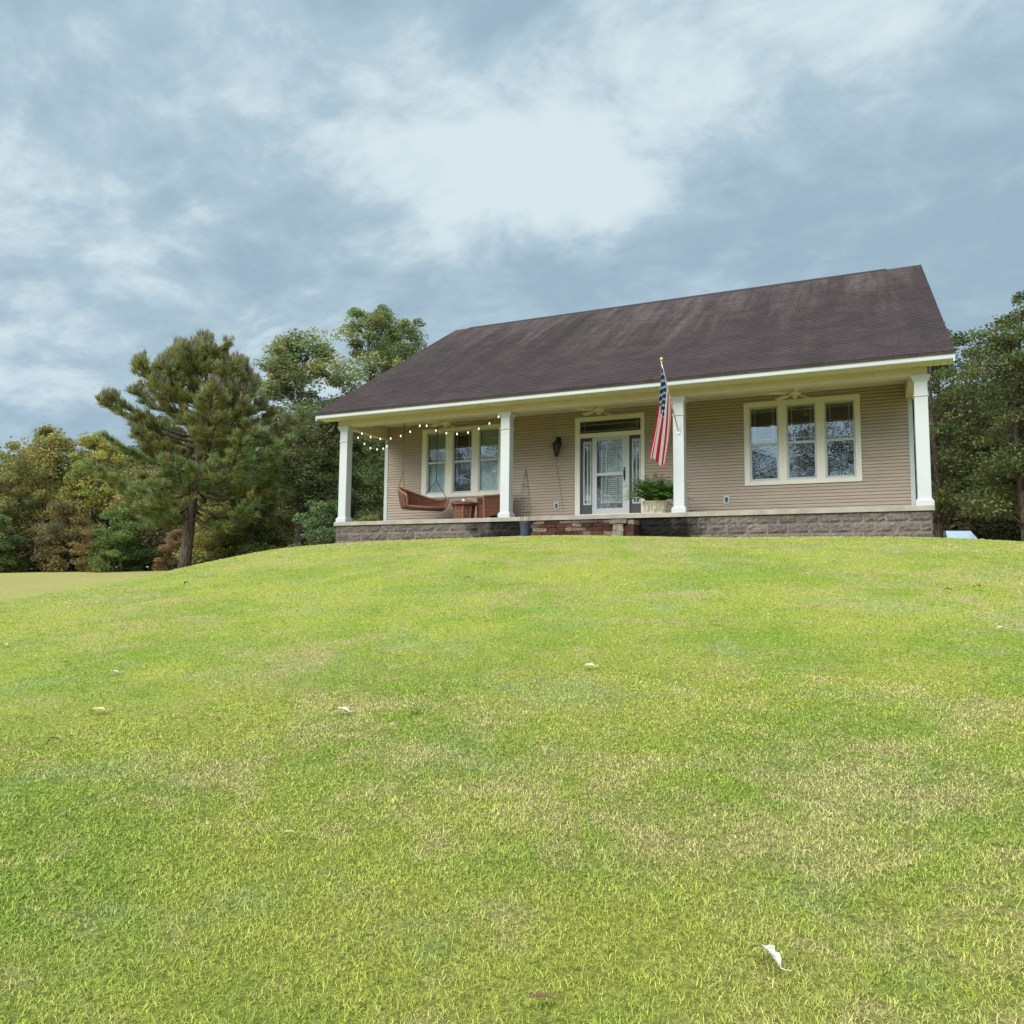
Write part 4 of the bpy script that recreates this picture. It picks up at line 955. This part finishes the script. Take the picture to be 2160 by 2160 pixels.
# ------------------------------------------------------------------ trees
def leaf_quads(P, size, nbias, R):
    n = len(P)
    nrm = R.normal(size=(n, 3)); nrm += nbias; nrm /= np.linalg.norm(nrm, axis=1, keepdims=True)
    a = np.cross(nrm, R.normal(size=(n, 3))); a /= np.linalg.norm(a, axis=1, keepdims=True) + 1e-9; b = np.cross(nrm, a)
    s = size * R.uniform(0.6, 1.35, n)[:, None]
    V = np.stack([P - a * s, P - b * s * 0.5 + nrm * s * 0.12, P + a * s, P + b * s * 0.5 + nrm * s * 0.12], 1)
    F = np.arange(4 * n).reshape(n, 4)
    return V.reshape(-1, 3), F
def tree_mesh(seed, h, prof, trunk_r, clear, n_cl, per, leaf, clump_r, top_pow=1.0, lobes=5, lean=0.3):
    """a trunk-with-limbs mesh and a crown mesh. prof(t) = crown radius at height fraction t of the crown"""
    R = np.random.default_rng(seed); rnd = random.Random(seed)
    tb = MB(); pts = []; rs = []
    lx, ly = rnd.uniform(-lean, lean), rnd.uniform(-lean, lean); nseg = 9
    def axis_at(z): q = z / h; return Vector((lx * q + 0.12 * math.sin(q * 7 + seed), ly * q + 0.12 * math.cos(q * 6 + seed), z))
    for i in range(nseg + 1):
        q = i / nseg * 0.93; pts.append(axis_at(q * h)); rs.append(trunk_r * ((1 - q) ** 0.8 + 0.05) * (1.35 if i == 0 else 1.0))
    tb.tube(pts, rs, 9)
    lob = R.uniform(0, 2 * PI, lobes); lobh = R.uniform(0.1, 0.9, lobes)
    cl = []
    while len(cl) < n_cl:
        t = R.random() ** top_pow; a = R.random() * 2 * PI; r0 = prof(t)
        irr = 0.80 + 0.34 * math.sin(a * 2 + seed) * math.sin(t * 6 + seed * 1.7) + 0.16 * math.sin(a * 5 + 3 * t + seed)
        rr = r0 * irr * (R.random() ** 0.42)
        z = clear + (h - clear) * t; c = axis_at(z) + Vector((rr * math.cos(a), rr * math.sin(a), R.normal() * 0.15)); cl.append((c, t, rr / (r0 + 1e-6)))
    P = []; T = []
    for k, (c, t, q) in enumerate(cl):
        n = int(per * R.uniform(0.5, 1.5)); cr = clump_r * R.uniform(0.6, 1.35) * (1.0 - 0.35 * t)
        u = R.normal(size=(n, 3)); u /= np.linalg.norm(u, axis=1, keepdims=True); rad = R.random(n)[:, None] ** 0.45
        p = np.array(c) + u * rad * cr * np.array((1.0, 1.0, 0.62)); p[:, 2] -= 0.18 * (np.linalg.norm(u[:, :2], axis=1) * rad[:, 0]) ** 2 * cr
        tone = R.uniform(0.62, 1.30); hue = R.normal() * 0.10; tt = tone * R.uniform(0.72, 1.3, n)
        T.append(np.stack([tt * (1 + hue + R.normal(size=n) * 0.09), tt, tt * (1 - hue * 0.5 + R.normal(size=n) * 0.06)], 1)); P.append(p)
        if k % 3 == 0:
            z0 = max(clear * 0.7, c.z - rnd.uniform(0.5, 1.4) - 0.35 * q * prof(t)); st = axis_at(min(z0, h * 0.9)); md_ = (st + c) / 2 + Vector((0, 0, 0.15))
            r_ = trunk_r * 0.30 * (1 - t * 0.6); tb.tube([st, md_, c], [r_, r_ * 0.6, r_ * 0.22], 5, False)
    P = np.concatenate(P); T = np.clip(np.concatenate(T), 0.05, 3)
    V, F = leaf_quads(P, leaf, np.array((0, 0, 0.8)), R)
    me = np_mesh('crown', V, F, M['leaf'], np.repeat(T, 4, 0))
    tm_ = bpy.data.meshes.new('trunk'); tm_.from_pydata([tuple(p) for p in tb.v], [], tb.f); tm_.materials.append(M['bark']); tm_.shade_smooth()
    return tm_, me
dome = lambda r: (lambda t: r * (0.25 + 0.75 * math.sin(PI * min(1, 0.12 + 0.80 * t)) ** 0.8) * (1 if t < 0.8 else max(0.25, 1 - (t - 0.8) * 3.2)))
tall = lambda r: (lambda t: r * (0.45 + 0.55 * math.sin(PI * (0.15 + 0.75 * t))) * (1.0 - 0.35 * t))
bush = lambda r: (lambda t: r * (1 - 0.75 * t ** 2.2))
KIND = {
    'round': tree_mesh(11, 11.0, dome(4.0), 0.24, 2.0, 150, 210, 0.085, 0.95),
    'round2': tree_mesh(23, 10.0, dome(3.6), 0.22, 1.2, 140, 210, 0.085, 0.95),
    'airy': tree_mesh(35, 16.0, tall(4.3), 0.26, 4.0, 190, 230, 0.08, 0.92, lobes=3),
    'airy2': tree_mesh(41, 15.0, tall(3.8), 0.24, 3.0, 170, 230, 0.08, 0.92),
    'bushy': tree_mesh(57, 5.0, bush(2.4), 0.10, 0.35, 80, 190, 0.08, 0.75),
    'wood': tree_mesh(63, 13.0, dome(3.8), 0.22, 3.0, 150, 170, 0.08, 0.85),
    'wood2': tree_mesh(79, 12.0, tall(3.9), 0.20, 2.4, 140, 170, 0.08, 0.85),
}
BR = 1.0; GREEN = (0.060, 0.075, 0.020); OLIVE = (0.150, 0.140, 0.042); TANC = (0.205, 0.165, 0.065); YEL = (0.20, 0.17, 0.035); RUST = (0.12, 0.09, 0.038); DEEP_ = (0.040, 0.055, 0.018); MINT = (0.070, 0.095, 0.035); PINKY = (0.24, 0.14, 0.10)
def plant(kind, x, y, h, wscale, rot, colr, name, label, cat, group, bark=(1, 1, 1)):
    tm_, cm = KIND[kind]; h0 = max(v.co.z for v in cm.vertices) if kind not in HC else HC[kind]; HC[kind] = h0
    t = thing(name, label, cat, (x, y, Hs(x, y) - 0.05), group); s = h / h0
    t.rotation_euler = (0, 0, rot); t.scale = (s * wscale, s * wscale, s)
    a = obj('trunk', tm_, t); a.color = (*bark, 1)
    b = obj('crown', cm, t); b.color = (*colr, 1)
    return t
HC = {}
LEFTG = 'trees of the wood left of the house'; RIGHTG = 'trees of the wood right of the house'; MIDG = 'trees between the pine and the house'; BUSHG = 'bushes along the foot of the left wood'
LT = [
 ('round', -49.5, 19.5, 11.6, 1.1, 0.3, TANC, 'tan topped bushy tree at the left edge of the wood'),
 ('round2', -45.0, 23.0, 11.6, 1.0, 1.3, OLIVE, 'olive green rounded tree second from the left in the far wood'),
 ('round', -41.2, 24.5, 10.9, 0.95, 2.2, (0.20, 0.19, 0.045), 'yellowish green domed tree in the left wood below the sky notch'),
 ('round2', -42.0, 31.0, 13.6, 0.75, 0.7, (0.06, 0.085, 0.022), 'dark green pointed tree poking above the left wood'),
 ('round', -36.4, 26.2, 10.8, 1.05, 3.1, TANC, 'wide tan green domed tree between the sky notch and the pine'),
 ('airy2', -37.8, 33.0, 14.6, 1.0, 4.0, (0.075, 0.085, 0.033), 'thin airy tree with sky showing through, left behind the pine'),
 ('round2', -31.0, 27.5, 9.6, 1.1, 5.0, OLIVE, 'olive green tree directly behind the pine trunk'),
 ('round', -28.5, 31.5, 12.0, 1.0, 0.9, (0.085, 0.088, 0.030), 'mid green tree behind the right branches of the pine'),
 ('bushy', -39.6, 21.0, 5.4, 0.95, 0.4, (0.108, 0.084, 0.034), 'russet leaved small tree in the middle of the left wood edge'),
]
for k, x, y, h, ws, r, c, lb in LT: plant(k, x, y, h, ws, r, c, 'broadleaf_tree', lb, 'tree', LEFTG)
BT = [
 (-46.8, 16.5, 3.6, 1.3, (0.075, 0.085, 0.028), 'dull green bush at the far left foot of the wood'),
 (-43.0, 18.2, 4.4, 1.2, (0.09, 0.11, 0.035), 'leafy bush left of the russet tree with a grey stem below'),
 (-36.5, 21.2, 3.2, 1.3, (0.15, 0.10, 0.035), 'orange tinted bush right of the russet tree'),
 (-33.4, 20.6, 4.6, 1.2, (0.075, 0.105, 0.028), 'bright green bush halfway between the russet tree and the pine'),
 (-30.2, 22.2, 3.0, 1.1, (0.13, 0.085, 0.042), 'pinkish orange bush low in the shade left of the pine trunk'),
 (-24.5, 20.0, 4.2, 1.2, (0.15, 0.14, 0.035), 'yellow green bush just right of the pine trunk'),
 (-21.0, 20.5, 5.2, 1.1, YEL, 'golden yellow bush under the right branches of the pine'),
]
for x, y, h, ws, c, lb in BT: plant('bushy', x, y, h, ws, x * 1.7, c, 'woodland_bush', lb, 'bush', BUSHG)
MT = [
 ('airy', -17.6, 26.2, 18.0, 1.15, 0.2, (0.130, 0.150, 0.058), 'tallest airy tree rising above the left roof slope'),
 ('airy2', -14.6, 25.8, 16.6, 0.9, 2.0, (0.125, 0.142, 0.055), 'narrow airy tree beside the roof slope right of the tallest one'),
 ('airy', -17.6, 19.8, 14.0, 1.65, 3.3, (0.135, 0.148, 0.058), 'thin see-through tree between the pine and the house'),
 ('round2', -18.2, 24.4, 11.6, 1.1, 1.1, (0.100, 0.110, 0.042), 'shadowy green tree under the see-through tree'),
 ('round', -13.6, 19.0, 8.0, 1.0, 4.4, (0.062, 0.072, 0.026), 'dark bushy tree against the left porch corner'),
 ('round2', -9.4, 17.6, 7.6, 1.0, 2.6, (0.058, 0.075, 0.025), 'dark green tree seen through the open left porch end'),
 ('round2', -16.5, 30.5, 9.0, 1.3, 5.3, PINKY, 'pinkish brown autumn tree glimpsed behind the pine on its right'),
]
for k, x, y, h, ws, r, c, lb in MT: plant(k, x, y, h, ws, r, c, 'broadleaf_tree', lb, 'tree', MIDG)
BM = [(-14.6, 12.8, 3.6, 1.2, (0.055, 0.062, 0.020), 'dark bush at the lawn edge left of the porch foundation'),
      (-9.9, 12.2, 3.4, 1.2, (0.075, 0.105, 0.042), 'leafy green bush behind the first porch column'),
      (-7.4, 12.0, 2.6, 1.3, (0.105, 0.10, 0.030), 'low olive bush seen between the first column and the wall corner'),
      (-18.2, 15.6, 3.4, 1.2, (0.075, 0.070, 0.022), 'brownish green bush right of the pine trunk near the lawn crest')]
for x, y, h, ws, c, lb in BM: plant('bushy', x, y, h, ws, x, c, 'woodland_bush', lb, 'bush', 'bushes between the pine and the house')
RT = [
 ('wood', 16.0, 26.6, 12.0, 1.1, 0.4, (0.062, 0.072, 0.024), 'dark leafy tree whose trunk stands just right of the last porch column'),
 ('wood2', 19.0, 23.0, 11.6, 1.05, 1.9, (0.066, 0.070, 0.022), 'tall dark green tree second right of the house'),
 ('wood', 21.8, 22.0, 11.6, 1.0, 3.0, (0.058, 0.068, 0.022), 'dark tree at the right edge of the view with a thick trunk'),
 ('wood2', 21.0, 36.5, 14.2, 0.9, 4.1, (0.055, 0.062, 0.022), 'dim tree further back, showing between the two nearer trees at the right'),
 ('wood', 22.6, 29.0, 13.5, 1.0, 5.2, (0.055, 0.062, 0.022), 'dim tall tree further back at the right edge'),
 ('wood2', 17.4, 38.8, 15.4, 1.3, 0.1, (0.055, 0.060, 0.022), 'distant dark tree behind the parked white car with its top beside the roof edge'),
]
for k, x, y, h, ws, r, c, lb in RT: plant(k, x, y, h, ws, r, c, 'woodland_tree', lb, 'tree', RIGHTG, (0.75, 0.7, 0.65))

# the pine
def pine():
    R = np.random.default_rng(5); h = 11.1; X, Y = -17.3, 11.1; Z = Hs(X, Y) - 0.1
    t = thing('pine_tree', 'big spreading pine standing alone on the field left of the house', 'tree', (X, Y, Z))
    tb = MB(); side = Vector((R_.x, R_.y, 0)).normalized()
    ax_at = lambda z: side * (0.75 * (z / h) ** 0.9) + Vector((0, 0, z))
    tb.tube([ax_at(h * i / 12) for i in range(13)], [0.29 * (1 - i / 12.6) ** 0.75 * (1.15 if i == 0 else 1) for i in range(13)], 12)
    V, F, T = [], [], []
    def Rad(z):
        return np.interp(z, [2.2, 2.8, 3.6, 5.0, 6.0, 6.8, 7.6, 8.4, 9.2, 10.0, 11.0], [2.9, 3.9, 4.5, 4.9, 4.7, 4.2, 3.4, 2.5, 1.75, 1.15, 0.5])
    tuft = []
    z = 2.8; k = 0
    while z < h - 0.25:
        nb = 5 if z < 9 else 4; a0 = R.random() * 2 * PI
        for q in range(nb):
            a = a0 + 2 * PI * q / nb + R.normal() * 0.22; zz = z + R.normal() * 0.12
            Lb = Rad(zz) * R.uniform(0.55, 1.12) * (1 + (0.16 if zz < 7.5 else 0.04) * math.cos(a - math.atan2(side.y, side.x))); rise = np.interp(zz, [2.3, 4.5, 7, 9.5, 11.6], [0.02, 0.14, 0.34, 0.62, 1.2])
            st = ax_at(zz); d = Vector((math.cos(a), math.sin(a), 0)); pts = []
            for i in range(7):
                u = i / 6; pts.append(st + d * Lb * u + Vector((0, 0, Lb * (rise * u - (0.20 if zz < 5 else 0.06) * math.sin(u * PI) + 0.10 * u * u))) + Vector((-d.y, d.x, 0)) * 0.18 * math.sin(u * 4 + q))
            r0 = 0.03 + 0.016 * Lb; tb.tube(pts, [r0 * (1 - 0.85 * i / 6) for i in range(7)], 5, False)
            nsub = int(4 + Lb * 3.0)
            for s_ in range(nsub):
                u = 0.30 + 0.70 * (s_ + R.random()) / nsub; fi = min(5.999, u * 6); i0 = int(fi); p = pts[i0].lerp(pts[i0 + 1], fi - i0)
                sg = 1 if s_ % 2 else -1; sl_ = (0.45 + 1.15 * (1.08 - u)) * R.uniform(0.5, 1.2) * min(1, Lb / 2.2); ang = a + sg * R.uniform(0.5, 1.2)
                e = p + Vector((math.cos(ang), math.sin(ang), R.uniform(-0.15, 0.6) + 0.30 * (zz > 7))) * sl_
                tb.tube([p, e], [0.014, 0.006], 4, False)
                for m_ in range(6):
                    w_ = 0.20 + 0.80 * (m_ + R.random()) / 6; tuft.append((p.lerp(e, w_), (e - p).normalized(), zz, u))
            tuft.append((pts[-1], Vector((d.x, d.y, 0.8)).normalized(), zz, 1.0))
        z += np.interp(z, [2.3, 6.6, 7.0, 7.9, 9, 12], [0.52, 0.52, 0.75, 0.55, 0.42, 0.34]) * R.uniform(0.85, 1.15)
    # candle shoots standing up at the top and at the outer tips
    tips = [p for p in tuft if p[3] > 0.85 and p[2] > 5.5]
    for p, d, zz, u in tips:
        if R.random() < 0.75: tuft.append((p + Vector((R.normal() * 0.1, R.normal() * 0.1, 0.22)), Vector((0, 0, 1)), zz, 2.0))
    for p, d, zz, u in tuft:
        n = int(R.uniform(22, 34)); tone = R.uniform(0.6, 1.35); warm = R.random()
        base = np.array((0.068, 0.072, 0.022)) if warm < 0.75 else np.array((0.088, 0.076, 0.025))
        if u == 2.0: base = np.array((0.075, 0.060, 0.040)) if R.random() < 0.4 else np.array((0.07, 0.07, 0.04)); n = 20
        if zz < 5.2 and warm < 0.4: base = np.array((0.050, 0.078, 0.027))
        dirs = R.normal(size=(n, 3)); dirs /= np.linalg.norm(dirs, axis=1, keepdims=True)
        dirs = dirs * (0.75 if u < 2 else 0.35) + np.array(d) * 0.8 + np.array((0, 0, 0.45)); dirs /= np.linalg.norm(dirs, axis=1, keepdims=True)
        L = R.uniform(0.18, 0.33, n) * (1 if u < 2 else 1.0); o_ = np.array(p) + R.normal(size=(n, 3)) * 0.05
        sdv = np.cross(dirs, R.normal(size=(n, 3))); sdv /= np.linalg.norm(sdv, axis=1, keepdims=True); sdv *= 0.013
        V.append(np.stack([o_ - sdv, o_ + sdv, o_ + dirs * L[:, None] + sdv * 0.5, o_ + dirs * L[:, None] - sdv * 0.5], 1))
        T.append(np.repeat((base * tone)[None] * R.uniform(0.75, 1.3, n)[:, None], 4, 0))
    V = np.concatenate(V).reshape(-1, 3); F = np.arange(len(V)).reshape(-1, 4); T = np.concatenate(T)
    tm_ = bpy.data.meshes.new('trunk'); tm_.from_pydata([tuple(p) for p in tb.v], [], tb.f); tm_.materials.append(M['bark']); tm_.shade_smooth()
    a = obj('trunk', tm_, t); a.color = (1.1, 1.0, 1.0, 1)
    b = obj('crown', np_mesh('crown', V, F, M['needle'], T), t); b.color = (1, 1, 1, 1)
pine()

# the deeper wood that reads as one mass: behind the tree rows, and across the road behind the viewer (seen in the window panes)
def wood():
    R = np.random.default_rng(99); P = []; T = []; tb = MB()
    cl = []
    def row(x0, y0, x1, y1, n, hmin, hmax, depth, c0):
        for i in range(n):
            u = R.random(); q = R.random() * depth; nx, ny = -(y1 - y0), (x1 - x0); l = math.hypot(nx, ny)
            x = x0 + (x1 - x0) * u + nx / l * q; y = y0 + (y1 - y0) * u + ny / l * q
            top = hmin + (hmax - hmin) * (0.5 + 0.3 * math.sin(u * 23 + x0) + 0.2 * math.sin(u * 61 + y0))
            cl.append((x, y, top * R.random() ** 0.75, c0))
    row(-28, 32, -68, 16, 1300, 8.0, 10.3, -12, 1.9)
    row(-24, 26, -66, 12, 420, 1.2, 2.4, -8, 0.55)
    row(-2, 30, -30, 34, 700, 5.5, 7.5, -12, 0.9)
    row(-2, 22, -28, 27, 300, 1.2, 2.6, -7, 0.5)
    row(36, 29, 13, 43, 1000, 9.5, 12.0, -12, 0.8)
    row(34, 24, 13, 37, 420, 1.0, 2.2, -8, 0.45)
    row(44, 14, 36, 28, 220, 8, 11.5, -10, 0.8)
    row(-70, -52, 60, -58, 2300, 15.0, 22.0, -10, 0.9)
    cl[:] = [c for c in cl if not (c[1] < -40 and 0.0 < c[0] < 7.0 and c[2] > 15.0 + 1.2 * math.sin(c[0] * 2.1))]
    xs = np.array([c[0] for c in cl]); ys = np.array([c[1] for c in cl]); zs = H(xs, ys)
    for (x, y, z, c0), g in zip(cl, zs):
        n = int(R.uniform(80, 140)); p = R.normal(size=(n, 3)) * np.array((0.85, 0.85, 0.55)) + np.array((x, y, g + 0.3 + z))
        p[:, 2] = np.maximum(p[:, 2], g + 0.02); tone = c0 * R.uniform(0.55, 1.2); warm = R.random()
        base = np.array((0.060, 0.066, 0.022)) if warm < 0.7 else (np.array((0.12, 0.10, 0.03)) if warm < 0.9 else np.array((0.14, 0.07, 0.03)))
        P.append(p); T.append((base * tone)[None] * R.uniform(0.7, 1.3, n)[:, None])
    V, F = leaf_quads(np.concatenate(P), 0.15, np.array((0, 0, 0.6)), R)
    tag(obj('woods', np_mesh('woods', V, F, leafmat('wood_mass_leaves', 0.3, False, 1.4), np.repeat(np.concatenate(T), 4, 0))), 'dark mixed woodland filling the gaps behind the nearer trees', 'woods', kind='stuff')
wood()

# ------------------------------------------------------------------ fallen leaves on the lawn
def leaf_mesh(name, size, seed, colr, curl, lobes=3):
    rd = random.Random(seed); b = MB(); n = 14; L = size
    V = []
    for i in range(n + 1):
        u = i / n; w_ = L * 0.25 * math.sin(PI * min(1, u * 0.96 + 0.03)) ** 0.8 * (0.30 + 0.70 * abs(math.sin(u * PI * lobes + 0.4)) ** 0.9) + 0.0012
        zc_ = curl * L * (4 * u * (1 - u)) + 0.01 * L * rd.uniform(-1, 1)
        for s_ in (-1, -0.5, 0, 0.5, 1):
            V.append((L * (u - 0.5), w_ * s_ * rd.uniform(0.85, 1.1), zc_ + abs(s_) * w_ * 0.5 * (0.4 + curl)))
    F = [(i * 5 + k, (i + 1) * 5 + k, (i + 1) * 5 + k + 1, i * 5 + k + 1) for i in range(n) for k in range(4)]
    b.add(V, F); b.tube([(L * 0.49, 0, 0.0), (L * 0.62, 0.01 * L, 0.02 * L), (L * 0.78, 0.05 * L, 0.01)], [0.0022, 0.002, 0.0016], 5)
    me = bpy.data.meshes.new(name); me.from_pydata(b.v, [], b.f); me.materials.append(colr); return me
leafc = {'white': simple('bleached_leaf', (0.50, 0.45, 0.37), 0.6, 0.25, 60), 'tan': simple('tan_leaf', (0.50, 0.33, 0.18), 0.7, 0.15, 40), 'brown': simple('brown_leaf', (0.12, 0.068, 0.028), 0.7, 0.25, 40), 'red': simple('red_brown_leaf', (0.12, 0.022, 0.014), 0.6, 0.2, 40), 'dark': simple('dark_leaf', (0.05, 0.035, 0.022), 0.7, 0.2, 40)}
LV = [  # x, y, size, rotation, colour, curl, label
 (12.54, -14.27, 0.125, -0.75, 'white', 0.22, 'large bleached white lobed leaf nearest the camera at the lower right'),
 (6.52, -11.85, 0.12, 0.25, 'white', 0.10, 'long cream curled leaf on the left of the lawn'),
 (9.46, -12.37, 0.15, 0.1, 'white', 0.12, 'star shaped white oak leaf left of the lawn centre'),
 (7.99, -13.46, 0.08, 0.5, 'red', 0.35, 'dark red folded leaf at the left edge of the lawn'),
 (10.39, -14.00, 0.055, 0.2, 'tan', 0.12, 'small pinkish tan leaf on the near lawn left of centre'),
 (10.76, -10.77, 0.10, 0.0, 'white', 0.15, 'white leaf in the middle of the lawn below the flag'),
 (9.95, -12.20, 0.09, -0.2, 'brown', 0.12, 'brown leaf just right of the star shaped white leaf'),
 (7.59, -12.83, 0.13, 0.2, 'tan', 0.10, 'flat tan leaf behind the dark red folded leaf'),
 (7.78, -11.26, 0.07, 0.3, 'white', 0.2, 'small white leaf uphill between the cream leaf and the star leaf'),
 (8.85, -10.73, 0.07, 1.0, 'white', 0.1, 'tiny pale leaf uphill of the star shaped leaf on a dry patch'),
 (9.23, -10.93, 0.06, 0.6, 'tan', 0.2, 'tiny tan leaf right of the tiny pale leaf on the dry patch'),
 (7.73, -7.17, 0.12, 0.2, 'dark', 0.3, 'dark curled leaf high on the slope below the second column'),
 (9.05, -9.24, 0.10, 0.0, 'tan', 0.15, 'tan leaf mid slope below the entrance'),
 (4.31, -7.50, 0.12, 0.3, 'white', 0.15, 'pale leaf high on the left shoulder of the slope'),
 (11.47, -9.00, 0.09, 0.4, 'brown', 0.15, 'brown leaf mid slope right of centre'),
 (13.65, -7.26, 0.10, 0.1, 'dark', 0.25, 'dark leaf on the dry patch at the upper right, left one of two'),
 (13.95, -7.09, 0.10, 0.6, 'brown', 0.3, 'brown leaf on the dry patch at the upper right, right one of two'),
 (13.92, -8.88, 0.06, 0.0, 'white', 0.2, 'small greyish leaf at the right edge of the lawn'),
 (11.93, -14.68, 0.08, 0.4, 'brown', 0.1, 'brown leaf sunk in the grass at the bottom edge'),
 (2.24, -7.03, 0.12, 0.1, 'dark', 0.25, 'dark leaf on the far left slope below the pine'),
 (3.78, -11.10, 0.13, 0.3, 'white', 0.12, 'pale leaf at the left edge of the view'),
 (5.68, -11.73, 0.07, 0.1, 'dark', 0.15, 'small dark leaf left of the long cream leaf'),
]
for i, (x, y, s_, r_, c, cu, lb) in enumerate(LV):
    o_ = obj('fallen_leaf', leaf_mesh('fallen_leaf', s_, i, leafc[c], cu, 2 if i % 3 else 3), None, (x, y, Hs(x, y) + 0.035))
    e_ = 0.5
    nrm = Vector((-(Hs(x + e_, y) - Hs(x - e_, y)) / (2 * e_), -(Hs(x, y + e_) - Hs(x, y - e_)) / (2 * e_), 1)).normalized()
    o_.rotation_euler = (nrm.to_track_quat('Z', 'Y').to_matrix() @ Matrix.Rotation(r_, 3, 'Z') @ Matrix.Rotation(random.uniform(-0.35, 0.1), 3, 'X')).to_euler()
    tag(o_, lb, 'leaf', 'fallen leaves on the lawn')
o_ = obj('fallen_leaf', leaf_mesh('fallen_leaf', 0.16, 77, leafc['brown'], 0.12), None, (9.42, 0.03, 0.008)); tag(o_, 'brown leaf on the porch edge right of the third column', 'leaf', 'fallen leaves on the lawn')
